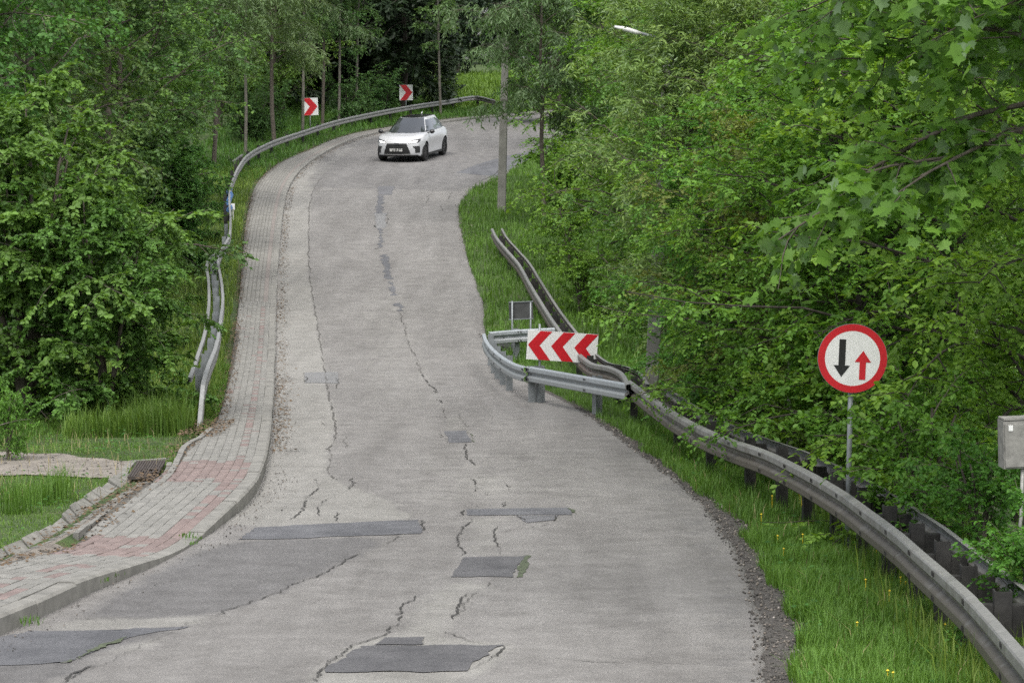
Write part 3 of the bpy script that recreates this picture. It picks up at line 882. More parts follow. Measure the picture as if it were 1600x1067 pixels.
def beam_mesh(seg, sgn, off=0.0, k=1.0):
    """W profile swept along seg (top line of the beam); sgn +1: face to the left of the walking direction"""
    T = tangents(seg); Nn = np.stack([-T[:, 1], T[:, 0]], 1) * sgn
    front = WPROF; back = WPROF[::-1] - np.array([0.005, 0])
    pr = np.vstack([front, back])
    tn = np.r_[np.linspace(0, 1, 13), np.linspace(1, 0, 13)]
    m_, k_ = len(seg), len(pr)
    V = np.zeros((m_, k_, 3))
    V[..., :2] = seg[:, None, :2] + Nn[:, None] * (pr[:, 0] + off)[None, :, None]
    V[..., 2] = seg[:, None, 2] - 0.155*k + pr[None, :, 1]*k
    i = np.arange(m_*k_).reshape(m_, k_)
    Q = np.stack([i[:-1], np.roll(i[:-1], -1, 1), np.roll(i[1:], -1, 1), i[1:]], -1).reshape(-1, 4)
    if sgn > 0: Q = Q[:, ::-1]
    me = mesh_tris('beam', V.reshape(-1, 3), Q, tint=np.tile(tn, m_))
    bm = bmesh.new(); bm.from_mesh(me)
    bm.verts.ensure_lookup_table()
    h_ = k_ // 2
    for base in (0, (m_-1)*k_):
        for j in range(h_ - 1):
            try: bm.faces.new([bm.verts[base+j], bm.verts[base+j+1], bm.verts[base+k_-2-j], bm.verts[base+k_-1-j]])
            except ValueError: pass
    bmesh.ops.recalc_face_normals(bm, faces=bm.faces)
    for e in bm.faces: e.smooth = False
    bm.to_mesh(me); bm.free()
    return me


_post = None


def guardrail(pts, sgn, posts, mat, postmat, label, double=0.0, panel=4.0, post_d=0.16, post_w=0.10, ground_off=0.0, bolt=True, spacer=True, post_up=0.02, k_front=0.84, k_back=0.84):
    P_ = catmull(pts, 0.2)
    s = arclen(P_)
    root = empty('guardrail', tuple(P_[0])); tag(root, label, 'guardrail', 'steel guardrails along the road')
    inv = Vector(P_[0])
    def put(name, me, m_):
        o = link(name, me, m_, root); o.location = -inv; return o
    def put2(name, me, m_, par):
        o = link(name, me, m_, par); return o
    npan = max(1, int(round(s[-1] / panel)))
    for side in ([0] if not double else [0, 1]):
        for k in range(npan):
            a, b_ = s[-1]*k/npan, s[-1]*(k+1)/npan
            q = np.linspace(a, b_ + (0.15 if k < npan-1 else 0), max(4, int((b_-a)/0.25)))
            seg = np.stack([chain_sample(P_, s, x) for x in q])
            if side:
                T = tangents(seg); Nn = np.stack([-T[:, 1], T[:, 0]], 1) * sgn
                seg[:, :2] -= Nn * double
            put('beam', beam_mesh(seg, sgn if not side else -sgn, 0.004 if k % 2 else 0.0, k_back if side else k_front), mat)
    for q in posts:
        if q < 0 or q > s[-1]: continue
        c = chain_sample(P_, s, q); c2 = chain_sample(P_, s, min(q+0.2, s[-1])); c1 = chain_sample(P_, s, max(q-0.2, 0))
        t = (c2 - c1)[:2]; t /= np.linalg.norm(t); nn = np.array([-t[1], t[0]]) * sgn
        Rm = np.array([[t[0], -nn[0], 0], [t[1], -nn[1], 0], [0, 0, 1]])          # local x along the rail, y away from the road
        pc = c[:2] - nn * (post_d if not double else double/2)
        gz = float(tz(pc[0], pc[1])) - 0.25 + ground_off
        top = c[2] + post_up + crk.uniform(-0.015, 0.02)
        mb = MB()
        w2, d2, th = post_w/2, 0.055, 0.008
        cprof = [(-w2, -d2), (w2, -d2), (w2, -d2+th), (-w2+th, -d2+th), (-w2+th, d2-th), (w2, d2-th), (w2, d2), (-w2, d2)]
        nV = len(cprof)
        V = np.array([[x, y, gz] for x, y in cprof] + [[x, y, top] for x, y in cprof]); V[:, :2] = V[:, :2] @ Rm[:2, :2].T + pc
        F = [(i, (i+1) % nV, (i+1) % nV + nV, i+nV) for i in range(nV)]
        F += [(0, 1, 2, 3), (0, 3, 4, 7), (4, 5, 6, 7), (8+3, 8+2, 8+1, 8+0), (8+7, 8+4, 8+3, 8+0), (8+7, 8+6, 8+5, 8+4)]
        mb.add(V, F)
        po = put('post', mb.mesh('post'), postmat)
        if spacer:
            for sd_ in ([1] if not double else [1, -1]):
                L_ = (post_d if not double else double/2) - 0.055
                mc = np.array([pc[0], pc[1], c[2]-0.155]) + np.r_[nn * sd_ * (0.055 + L_/2), 0]
                put2('spacer_block', MB().box(mc, (0.08, L_ - 0.004, 0.20), Rm).mesh('spacer_block'), postmat, po)
        if bolt:
            for zz in (0.084, -0.084):
                for dx in (-0.03, 0.03):
                    bc = np.array([c[0], c[1], c[2]-0.13+zz]) + np.r_[nn*0.062 + t*dx, 0]
                    put2('bolt', MB().box(bc, (0.020, 0.014, 0.030), Rm).mesh('bolt'), M['post_dark'], po)
    return root


def rail_pts(img, H, ends=()):
    return np.array([G(x, y, H) for x, y in img])


# right: the old double-sided rail sweeping past the camera
RR = [(1680, 1105), (1590, 1003), (1530, 938), (1480, 893), (1441, 860), (1403, 827), (1362, 797), (1323, 769), (1282, 745), (1240, 723), (1199, 704), (1150, 687), (1100, 667), (1050, 640), (1010, 612), (985, 594)]
rp = rail_pts(RR, 0.62)
rp = np.vstack([rp[0] + (rp[0]-rp[1])/np.linalg.norm(rp[0]-rp[1])*3.0, rp])
rps = catmull(rp, 0.2); rss = arclen(rps)
post_px = [1660, 1594, 1530, 1480, 1441, 1403, 1362, 1323, 1282, 1239, 1199, 1150, 1090, 1040]
prx = IW/2 + FPX*rps[:, 0]/rps[:, 1]
psel = [float(np.interp(-x, -prx, rss)) for x in post_px]
guardrail(rp, +1, psel, M['rail_old'], M['post_dark'], 'long weathered guardrail sweeping past the round sign on the right verge', double=0.36, post_up=0.03)

# right: the older line that sags away behind the arrow board
OR = [(770, 357), (778, 372), (795, 392), (812, 412), (828, 440), (846, 470), (862, 495), (880, 520), (900, 545), (925, 566), (952, 572), (973, 582), (984, 600)]
op = rail_pts(OR, 0.62)
ol = arclen(catmull(op, 0.2))[-1]
guardrail(op[::-1], +1, list(np.arange(1.5, ol, 2.6)), M['rail_old'], M['post_dark'], 'old sagging guardrail slanting down the bank behind the arrow board', double=0.24, bolt=False, k_back=0.3)

# right: the new rail closing off the slipped edge
NRr = [(987, 600), (940, 592), (900, 585), (860, 578), (826, 572)]
np1 = rail_pts(NRr, 0.60)
d_ = np1[-1][:2] - np1[0][:2]
np1[:, :2] = np.linspace(np1[0][:2], np1[-1][:2], len(np1)); np1[:, 2] = np.linspace(np1[0][2], np1[-1][2], len(np1))
nl = np.linalg.norm(np1[-1]-np1[0])
guardrail(np1[::1], +1, [nl*0.40, nl - 0.12], M['rail_new'], M['galv'], 'new shiny straight guardrail panel below the red and white arrow board', post_w=0.16, ground_off=0.0)
NC = [(823, 573), (806, 568), (788, 558), (772, 545), (762, 532), (758, 521)]
np2 = rail_pts(NC, 0.60)
n2l = arclen(catmull(np2, 0.2))[-1]
guardrail(np2, +1, [0.05, n2l*0.3, n2l*0.45, n2l*0.6, n2l*0.75, n2l - 0.4], M['rail_new'], M['galv'], 'curved guardrail end on thin posts bulging into the road', post_w=0.05, post_d=0.10, spacer=False)
e0 = np2[-1]
e1 = at(866, 512, e0[1] + 0.9)
guardrail(np.array([e0 + (0.06, 0.35, 0), (e0+e1)/2 + (0, 0.28, 0), e1]), -1, [0.7], M['rail_new'], M['galv'], 'short guardrail return running back from the curved end to the bank', post_d=0.1)

# left: rail behind the sidewalk, double-sided on its lower reach, with a ramped end
LRn = [(315, 597), (324, 567), (335, 541), (342, 505), (346, 470), (345, 445), (341, 422), (339, 406), (347, 385), (357, 367), (359, 339)]
lp = rail_pts(LRn, 0.70)
tip = G(308, 667, 0.13)
d0 = lp[0] - lp[1]; d0 /= np.linalg.norm(d0)
ramp_ = [np.array([*(tip[:2]*(1-f) + lp[0][:2]*f), tip[2] - 0.02 + (lp[0][2]-tip[2])*f**0.8]) for f in (0.0, 0.33, 0.66)]
lpf = np.vstack([ramp_, lp])
ll = arclen(catmull(lpf, 0.2))[-1]
guardrail(lpf, -1, list(np.arange(4.2, ll, 3.6)), M['rail_left'], M['galv'], 'narrow guardrail with ramped end rising beside the sidewalk on the left', bolt=False, post_d=0.10, post_w=0.06, spacer=False, k_front=0.7)
# the rear beam behind it
LRb = [(299, 590), (310, 560), (322, 520), (328, 480), (328, 440), (325, 412), (336, 396)]
lb = rail_pts(LRb, 0.66)
lbl = arclen(catmull(lb, 0.2))[-1]
guardrail(lb, +1, list(np.arange(0.4, lbl, 3.0)), M['rail_left'], M['galv'], 'second guardrail just behind the ramped one on the grassy left bank', bolt=False, post_d=0.12, post_w=0.06, spacer=False, k_front=0.22)
LRf = [(359, 338), (357, 306), (362, 282), (372, 260), (388, 240), (424, 221), (471, 205), (522, 189), (580, 176), (640, 165), (700, 156), (742, 150), (775, 157)]
lf = rail_pts(LRf, 0.70)
lfl = arclen(catmull(lf, 0.2))[-1]
guardrail(lf, -1, list(np.arange(1.0, lfl, 3.0)), M['rail_left'], M['post_dark'], 'far guardrail curving round the outside of the bend behind the white car', bolt=False, post_d=0.12)
# a stub of displaced rail lying behind the bend
st = np.array([at(362, 252, lf[4][1] + 1.5), at(378, 241, lf[4][1] + 2.6)])
st = np.vstack([st[0], (st[0]+st[1])/2, st[1]])
guardrail(st, -1, [0.3], M['rail_old'], M['post_dark'], 'short stub of rail sticking out behind the bend near the dark trunks', bolt=False)

# blue ribbon and white reflector on the left rail
rb = G(358, 312, 0.62)
rbp = [G(357.5 + k*0.3, 324 - k*6, 0.70) + np.array([0.05*math.sin(k*2.1), 0, -0.13 + 0.05*math.cos(k*1.7)]) for k in range(7)]
mb = MB().tube(catmull(np.array(rbp), 0.15), 0.085, 7)
o = mb.build('plastic_ribbon', M['blue_wrap'], None); tag(o, 'blue plastic ribbon wound on the left guardrail near the sidewalk', 'ribbon')
f = G(364, 323, 0.55)
o = MB().box(f, (0.12, 0.03, 0.20)).box(f + np.array([0, 0.02, -0.3]), (0.03, 0.03, 0.55)).build('reflector', M['sign_white'], None)
tag(o, 'small white reflector by the blue ribbon on the left guardrail', 'reflector')

# ------------------------------------------------------------------ signs
def frame_from(normal_deg, roll_deg=0.0, tilt_deg=0.0):
    """local x right, y away from viewer, z up"""
    return (Matrix.Rotation(R(normal_deg), 3, 'Z') @ Matrix.Rotation(R(tilt_deg), 3, 'X') @ Matrix.Rotation(R(roll_deg), 3, 'Y'))


def disc(r0, r1, y, n=48):
    th = np.arange(n)*2*np.pi/n
    V = [[r1*math.cos(t), y, r1*math.sin(t)] for t in th]
    if r0 <= 0:
        return np.array(V), [tuple(range(n))]
    V += [[r0*math.cos(t), y, r0*math.sin(t)] for t in th]
    return np.array(V), [(i, (i+1) % n, (i+1) % n + n, i+n) for i in range(n)]


SY = 22.9
c = at(1332, 560, SY)
base = np.array([at(1325, 760, SY)[0], SY + 0.05, 0]); base[2] = float(tz(base[0], base[1]))
sign = empty('road_sign', tuple(base)); tag(sign, 'round red-rimmed sign with a black and a red arrow on a grey post', 'road sign')
Rm = frame_from(-4, 2.2, -2)
off = Vector(c - base)
rad = 0.5 * 109 / FPX * SY
def sp_part(name, V, F, mat, par):
    mb = MB(); mb.add((np.array(V) @ np.array(Rm).T) + np.array(off), F); return mb.build(name, mat, par)
th = np.arange(48)*2*np.pi/48
rim = [(rad*math.cos(t), rad*math.sin(t)) for t in th]
plate = MB().prism(rim, 0.0, 0.018, Rm, off).build('sign_plate', M['galv'], sign)
V, F = disc(rad*0.79, rad*0.99, -0.003); sp_part('red_rim', V, F, M['sign_red'], plate)
V, F = disc(0, rad*0.79, -0.0025); sp_part('white_face', V, F, M['sign_white'], plate)
def arrow(cx, z0, z1, sw, hw, hl, up):
    s_ = 1 if up else -1
    zt, zb = (z1, z0) if up else (z0, z1)
    return [(cx-sw, zb), (cx+sw, zb), (cx+sw, zt - s_*hl), (cx+hw, zt - s_*hl), (cx, zt), (cx-hw, zt - s_*hl), (cx-sw, zt - s_*hl)]
for nm, poly, mt in (('black_arrow', arrow(-0.30*rad, -0.54*rad, 0.54*rad, 0.095*rad, 0.235*rad, 0.33*rad, False), 'sign_black'),
                     ('red_arrow', arrow(0.30*rad, -0.60*rad, 0.235*rad, 0.09*rad, 0.235*rad, 0.33*rad, True), 'sign_red')):
    # drop the arrows slightly apart, as printed
    sp_part(nm, [(x, -0.0055, z) for x, z in poly], [tuple(range(len(poly)))], M[mt], plate)
pt = off + Vector((0, 0.045, rad*0.95)); pb = Vector((0, 0, -0.3))
MB().tube([tuple(pb), tuple(pb*0.5 + pt*0.5), tuple(pt)], 0.024, 12).build('post', M['galv'], sign, True)
MB().box(off + Vector((0, 0.03, 0.12)), (0.10, 0.03, 0.035)).box(off + Vector((0, 0.03, -0.12)), (0.10, 0.03, 0.035)).build('clamp', M['galv'], sign)

# three-chevron board
BY = 44.6
cs = [at(823, 515, BY), at(935, 523, BY), at(933, 569, BY), at(823, 560, BY)]
ctr = sum(cs) / 4
bw, bh = 111 / FPX * BY, 46 / FPX * BY
gzb = float(tz(ctr[0], BY))
board = empty('arrow_board', (ctr[0], BY, gzb)); tag(board, 'white board with three red chevrons pointing left behind the new rail', 'arrow board')
Rm = frame_from(4, 4.2, 0)
off = Vector((0, 0, ctr[2] - gzb))
bp = MB().box(off, (bw, 0.02, bh), Rm).build('board_panel', M['sign_white'], board)
for k in range(3):
    x0 = -bw/2 + bw*(0.012 + k*0.329)
    wv, dep = bw*0.165, bw*0.165
    poly = [(x0, 0), (x0+dep, bh*0.492), (x0+dep+wv, bh*0.492), (x0+wv, 0), (x0+dep+wv, -bh*0.492), (x0+dep, -bh*0.492)]
    MB().prism(poly, -0.0135, -0.0105, Rm, off).build('chevron', M['sign_red'], bp)
for xx in (-bw*0.34, bw*0.36):
    p = off + Vector(Rm @ Vector((xx, 0.035, bh*(0.72 if xx < 0 else 0.35))))
    MB().tube([(p.x, p.y, -0.3), tuple(p)], 0.022, 10).build('post', M['galv'], board, True)


def chevron_sign(cx, cy, Y, w_px, h_px, yaw, roll, label):
    c = at(cx, cy, Y)
    gz = float(tz(c[0], Y))
    r = empty('chevron_sign', (c[0], Y, gz)); tag(r, label, 'road sign', 'single chevron signs behind the far guardrail')
    Rm = frame_from(yaw, roll, 0); off = Vector((0, 0, c[2]-gz))
    w, hh = w_px/FPX*Y, h_px/FPX*Y
    p = MB().box(off, (w, 0.02, hh), Rm).build('board_panel', M['sign_white'], r)
    poly = [(-w*0.45, hh*0.49), (0.02*w, hh*0.49), (w*0.46, 0), (0.02*w, -hh*0.49), (-w*0.45, -hh*0.49), (-0.02*w, 0)]
    MB().prism(poly, -0.014, -0.0105, Rm, off).build('chevron', M['sign_red'], p)
    q = off + Vector((0.0, 0.03, hh*0.4))
    MB().tube([(q.x, q.y, -0.3), tuple(q)], 0.03, 8).build('post', M['galv'], r, True)


chevron_sign(484.5, 167, 121, 25, 27, 8, -3, 'single red chevron sign at the left, above the start of the bend')
chevron_sign(634.5, 145, 134, 21, 24, 4, -1, 'single red chevron sign above the white car with scuffed face')

# back of a small sign on two posts by the rail end
Y_ = 52.5
c = at(814, 485, Y_); gz = float(tz(c[0], Y_))
r_ = empty('small_sign', (c[0], Y_, gz)); tag(r_, 'dark back of a small rectangular sign on two posts by the rail end', 'road sign')
Rm = frame_from(-8, -3, 0); off = Vector((0, 0, c[2]-gz))
w, hh = 38/FPX*Y_, 27/FPX*Y_
MB().box(off, (w, 0.015, hh), Rm).build('sign_plate', M['sign_back'], r_)
MB().box(off + Vector((0, -0.014, hh*0.5)), (w*1.02, 0.02, 0.02), Rm).box(off + Vector((0, -0.014, -hh*0.5)), (w*1.02, 0.02, 0.02), Rm).build('edge_frame', M['galv'], r_)
for xx in (-w*0.36, w*0.40):
    MB().tube([(xx, -0.03, -0.3), (xx*1.0, -0.03, off.z + hh*0.55)], 0.02, 8).build('post', M['galv'], r_, True)

# broken asphalt slab and rubble at the slip
p = G(792, 547); 
mb = MB(); mb.box((0, 0, 0.06), (0.62, 0.9, 0.09), Matrix.Rotation(0.25, 3, 'Y') @ Matrix.Rotation(0.3, 3, 'Z'))
mb.box((0.1, -0.35, 0.03), (0.4, 0.3, 0.07), Matrix.Rotation(-0.2, 3, 'X'))
o = mb.build('asphalt_slab', M['post_dark'], None, loc=tuple(p)); tag(o, 'broken dark slab lying inside the curved rail end', 'slab')

# ------------------------------------------------------------------ poles
def concrete_pole(px, Y, w_px, z_top_px, lean, label, name='utility_pole', taper=0.75, base_off=0.0):
    X = (px - IW/2) / FPX * Y
    gz = float(tz(X, Y))
    w = w_px/FPX*Y
    top = at(px, z_top_px, Y)[2] - gz
    r = empty(name, (X, Y, gz)); tag(r, label, 'pole', 'concrete poles on the right bank')
    mb = MB()
    def ring(z, s, lx): return [(-s+lx, -s*0.85, z), (s*0.8+lx, -s, z), (s+lx, -s*0.8, z), (s+lx, s, z), (-s+lx, s, z), (-s+lx, -s*0.6, z)]
    Vv = ring(-0.6, w/2, 0) + ring(top*0.5, w/2*(1+taper)/2, lean*0.5) + ring(top, w/2*taper, lean)
    F = [(i+6*k, (i+1) % 6+6*k, (i+1) % 6+6*(k+1), i+6*(k+1)) for k in (0, 1) for i in range(6)] + [(5, 4, 3, 2, 1, 0), tuple(range(12, 18))]
    mb.add(Vv, F).build('shaft', M['pole_concrete'], r)
    return r, Vector((lean, 0, top))


Yp = float(G(783, 331)[1])
concrete_pole(783, Yp, 14, 60, 0.16, 'tall bare concrete pole standing at the inside of the bend')
r, tp = concrete_pole(1015, 39.8, 22, 78, 0.3, 'concrete lamp pole in the leaves behind the arrow board', 'lamp_pole')
# its lamp arm and head poke out of the leaves
gz_ = float(tz((1015-800)/FPX*39.8, 39.8))
X_ = (1015-800)/FPX*39.8
def loc_(x, y): 
    q = at(x, y, 38.0); return (q[0]-X_, -1.8, q[2]-gz_)
MB().tube([tuple(tp + Vector((0, 0, -0.3))), loc_(1052, 90), loc_(1050, 72), loc_(1030, 60), loc_(1004, 53)], 0.022, 8).build('lamp_arm', M['galv'], r, True)
hd = loc_(985, 49)
mb = MB()
V, F = tube_np(np.array([loc_(1004, 53), loc_(994, 51), loc_(978, 46), loc_(960, 42)]), [0.018, 0.036, 0.036, 0.018], 10)
mb.add(V, [tuple(f) for f in F] + [tuple(range(10)), tuple(range(30, 40))]).build('lamp_head', M['sign_white'], r, True)
concrete_pole(1240, 30.0, 17, 560, 0.0, 'grey pole behind the long guardrail left of the round sign')

# ------------------------------------------------------------------ meter cabinet at the right margin
Yb = 17.4
c = at(1596, 692, Yb); gz = float(tz(c[0], Yb))
cab = empty('meter_cabinet', (c[0], Yb, gz)); tag(cab, 'weathered grey meter cabinet on a post at the right margin', 'cabinet')
Rm = frame_from(3, -2, 0); z0 = c[2]-gz
w, hh = 66/FPX*Yb, 75/FPX*Yb
body = MB().box((0, 0, z0), (w, 0.16, hh), Rm).build('cabinet_body', M['box_grey'], cab)
MB().box(Vector((0, 0, z0)) + Rm @ Vector((0, -0.084, -0.004)), (w*0.93, 0.012, hh*0.90), Rm).build('door', M['box_grey'], body)
MB().box(Vector((0, 0, z0+hh/2+0.012)), (w*1.01, 0.165, 0.012), Rm).build('lid', M['box_grey'], body)
MB().box(Vector((0, 0, z0)) + Rm @ Vector((-w*0.33, -0.092, hh*0.36)), (0.03, 0.004, 0.04), Rm).build('sticker', M['sign_white'], body)
MB().tube([(0.06, 0.02, -0.3), (0.06, 0.02, z0-hh/2)], 0.03, 8).build('post', M['post_dark'], cab)
MB().tube([(0.0, -0.05, z0-hh/2), (-0.005, -0.055, z0-hh/2-0.35), (-0.035, -0.06, z0-hh/2-0.62)], 0.012, 8).build('conduit', M['white_pipe'], cab, True)

# ------------------------------------------------------------------ edging, gutter channel, grate
edging = empty('path_edging'); tag(edging, 'narrow concrete edging along the left side of the sidewalk', 'edging', kind='structure')
def edging_stones(img, dz, wdt, hgt, step, parent, mat, name='edging_stone', shift=0.0):
    A = catmull(np.array([G(x, y, dz)[:2] for x, y in img]), 0.1)
    s = arclen(A)
    k = max(1, int(round(s[-1]/step)))
    for i in range(k):
        a, b_ = s[-1]*i/k + 0.006, s[-1]*(i+1)/k - 0.006
        p0 = np.array([np.interp(a, s, A[:, j]) for j in (0, 1)]); p1 = np.array([np.interp(b_, s, A[:, j]) for j in (0, 1)])
        z0, z1 = h(p0[1]) + dz, h(p1[1]) + dz
        d = np.array([*(p1-p0), z1-z0]); L = np.linalg.norm(d); d /= L
        nn = np.cross([0, 0, 1], d); nn /= np.linalg.norm(nn); up = np.cross(d, nn)
        Rm = np.stack([d, nn, up], 1)
        cc = np.array([*(p0+p1)/2, (z0+z1)/2]) - up * hgt/2 + nn * shift + np.array([0, 0, crk.uniform(-0.008, 0.008)])
        MB().box(cc, (L, wdt, hgt), Rm).build(name, mat, parent)
edging_stones([(330, 668), (312, 682), (290, 694), (280, 712), (268, 735), (252, 752)], 0.17, 0.07, 0.22, 0.6, edging, M['kerb'])
edging_stones([(245, 752), (205, 775), (168, 797), (138, 817), (118, 833)], 0.115, 0.05, 0.22, 0.7, edging, M['kerb'])
edging_stones([(262, 722), (258, 737), (246, 752)], 0.15, 0.06, 0.2, 0.5, edging, M['concrete'], shift=0.02)

chan = empty('drain_channel'); tag(chan, 'broken concrete drain channel running beside the sidewalk below the grate', 'drain channel')
left_c = [(192, 745), (165, 763), (138, 781), (118, 797), (100, 815), (70, 835), (35, 852), (0, 868), (-60, 895)]
right_c = [(238, 752), (205, 772), (172, 792), (150, 806), (128, 822), (98, 842), (60, 858), (20, 874), (-40, 900)]
LA = np.array([G(x, y, 0.08)[:2] for x, y in left_c]); RA = np.array([G(x, y, 0.08)[:2] for x, y in right_c])
LA, RA = resample(LA, n=15), resample(RA, n=15)
for i in range(14):
    q = crk.uniform(0.02, 0.06)
    a0, a1, b0, b1 = LA[i], LA[i+1]*(1-0.06)+LA[i]*0.06, RA[i], RA[i+1]*(1-0.06)+RA[i]*0.06
    mid0, mid1 = (a0+b0)/2, (a1+b1)/2
    tl = crk.uniform(-0.02, 0.03)
    V = [[*a0, h(a0[1])+0.145+tl], [*mid0, h(mid0[1])+0.075], [*b0, h(b0[1])+0.105], [*a1, h(a1[1])+0.145+tl+crk.uniform(-0.02, 0.02)], [*mid1, h(mid1[1])+0.07+q*0.3], [*b1, h(b1[1])+0.105]]
    V += [[x, y, z-0.10] for x, y, z in V]
    F = [(0, 1, 4, 3), (1, 2, 5, 4), (6, 9, 10, 7), (7, 10, 11, 8), (0, 3, 9, 6), (2, 8, 11, 5), (0, 6, 7, 1), (1, 7, 8, 2), (3, 4, 10, 9), (4, 5, 11, 10)]
    MB().add(V, F).build('channel_slab', M['concrete'], chan)
gq = [G(216, 722, 0.14), G(258, 721, 0.14), G(243, 747, 0.14), G(200, 746, 0.14)]
grate = empty('drain_grate', tuple(gq[3])); tag(grate, 'rusty iron drain grate beside the sidewalk at the red band', 'drain grate')
o0 = gq[3]
def gb(u, v): return (gq[3]*(1-u)*(1-v) + gq[2]*u*(1-v) + gq[1]*u*v + gq[0]*(1-u)*v) - o0
def bar(u0, v0, u1, v1, w, hgt, name):
    a, b_ = gb(u0, v0), gb(u1, v1)
    d = b_ - a; L = np.linalg.norm(d); d /= L
    nn = np.cross([0, 0, 1], d); nn /= np.linalg.norm(nn)
    MB().box((a+b_)/2, (L, w, hgt), np.stack([d, nn, np.cross(d, nn)], 1)).build(name, M['iron'], grate)
for k in range(11): bar(0.02 + k*0.096, 0.0, 0.02 + k*0.096, 1.0, 0.022, 0.03, 'grate_bar')
for v_ in (0.0, 0.5, 1.0): bar(0.0, v_, 1.0, v_, 0.03, 0.034, 'frame_bar')
V = [gb(-0.08, -0.05), gb(1.05, -0.05), gb(1.05, 1.05), gb(-0.08, 1.05)]
V = [np.array(v) + (0, 0, -0.05) for v in V] + [np.array(v) + (0, 0, -0.30) for v in V]
MB().add(V, [(0, 1, 2, 3), (7, 6, 5, 4), (0, 4, 5, 1), (1, 5, 6, 2), (2, 6, 7, 3), (3, 7, 4, 0)]).build('pit', M['sign_black'], grate)
edging_stones([(190, 744), (205, 722), (222, 716), (262, 716)], 0.115, 0.09, 0.2, 0.6, chan, M['concrete'], 'headwall_stone')

# bare soil between the channel and the footway
B2 = np.array([[np.interp(y_, _oy, WALK_OUT[:, 0]) + 0.02, y_] for y_ in RA[:, 1]])
w = np.linspace(-0.02, 1, 4)
Pt = RA[:, None]*(1-w)[None, :, None] + B2[:, None]*w[None, :, None]
zs_ = (h(Pt[..., 1]) + 0.095)*(1-w)[None] + (h(Pt[..., 1]) + KERB_H(Pt[..., 1]) - 0.012)*w[None]
link('soil_strip', grid_mesh('soil_strip', np.concatenate([Pt, (zs_ + 0.012*vnoise(Pt[..., 0]*9, Pt[..., 1]*9, 2))[..., None]], -1)), M['dirt'], chan)
# gravel track on the left
A = np.array([G(x, y, 0.1)[:2] for x, y in [(-120, 706), (0, 708), (100, 713), (170, 719), (206, 723)]])
B = np.array([G(x, y, 0.1)[:2] for x, y in [(-120, 742), (0, 744), (100, 746), (170, 747), (192, 746)]])
A, B = resample(A, n=40), resample(B, n=40)
A[:, 1] += smooth(RNG.normal(0, 0.12, len(A)), 2); B[:, 1] += smooth(RNG.normal(0, 0.12, len(B)), 2)
w = np.linspace(0, 1, 6)
Pt = A[:, None]*(1-w)[None, :, None] + B[:, None]*w[None, :, None]
TRACK = np.vstack([A, B[::-1]])
track = link('path', grid_mesh('path', np.concatenate([Pt, (tz(Pt[..., 0], Pt[..., 1]) + 0.016)[..., None]], -1)), M['dirt'])
tag(track, 'narrow gravel path leading off to the left behind the grate', 'path', kind='structure')

# gravel shoulder at the right
mfar = EDGE[:, 1] < 46
E1 = EDGE[mfar]
wsh = np.interp(E1[:, 1], [8, 16, 21, 27, 36, 46], [0.34, 0.30, 0.27, 0.17, 0.10, 0.08]) * (0.75 + 0.5*vnoise(E1[:, 1]*1.7, 0*E1[:, 1], 4))
E2 = E1 + np.stack([wsh, 0*wsh], 1)
w = np.linspace(0, 1, 4)
Pt = (E1 - (0.06, 0))[:, None]*(1-w)[None, :, None] + E2[:, None]*w[None, :, None]
Z = h(Pt[..., 1]) + np.array([-0.02, 0.004, 0.006, -0.005])[None]
SHOULD = np.vstack([E1, E2[::-1]])
shoulder = link('shoulder_ground', grid_mesh('shoulder', np.concatenate([Pt, Z[..., None]], -1)), M['gravel_bed'])
tag(shoulder, 'dark gravelly shoulder along the right edge of the road', 'ground', kind='structure')

# ------------------------------------------------------------------ car
def simple_paint(name, c, rough, coat=0.0, metal=0.0):
    m, n, l, b = new_mat(name)
    v = pos_vec(n, l)
    l.new(ramp(n, l, noise(n, l, v, 3), [(0.3, tuple(x*0.96 for x in c)), (0.7, c)]), b.inputs['Base Color'])
    b.inputs['Roughness'].default_value = rough; b.inputs['Metallic'].default_value = metal
    b.inputs['Coat Weight'].default_value = coat
    b.inputs['Coat Roughness'].default_value = 0.06
    return m


M['car_white'] = simple_paint('white_car_paint', (0.50, 0.508, 0.52), 0.35, 0.8)
M['car_black'] = simple_paint('gloss_black_trim', (0.012, 0.012, 0.013), 0.25, 0.4)
M['car_trim'] = simple_paint('matt_black_trim', (0.018, 0.018, 0.018), 0.6)
M['car_glass'] = simple_paint('tinted_glass', (0.03, 0.034, 0.038), 0.03, 1.0)
M['car_glass'].node_tree.nodes['Principled BSDF'].inputs['Specular IOR Level'].default_value = 1.0
M['tyre'] = simple_paint('tyre_rubber', (0.016, 0.016, 0.016), 0.85)
M['rim'] = simple_paint('dark_alloy', (0.05, 0.05, 0.052), 0.35, 0, 0.6)
M['chrome'] = simple_paint('silver_trim', (0.5, 0.5, 0.5), 0.3, 0, 0.8)
m, n, l, b = new_mat('lit_headlamp')
b.inputs['Base Color'].default_value = (0.9, 0.9, 0.9, 1)
b.inputs['Emission Color'].default_value = (1, 0.97, 0.9, 1); b.inputs['Emission Strength'].default_value = 1.6
M['lamp_lit'] = m
m, n, l, b = new_mat('number_plate')
tc = n.new('ShaderNodeTexCoord'); mp = n.new('ShaderNodeMapping'); mp.inputs['Scale'].default_value = (16, 16, 7)
l.new(tc.outputs['Object'], mp.inputs['Vector'])
l.new(ramp(n, l, noise(n, l, mp.outputs[0], 1.0, 2), [(0.42, (0.10, 0.10, 0.10)), (0.58, (0.5, 0.5, 0.48))]), b.inputs['Base Color'])
M['plate'] = m

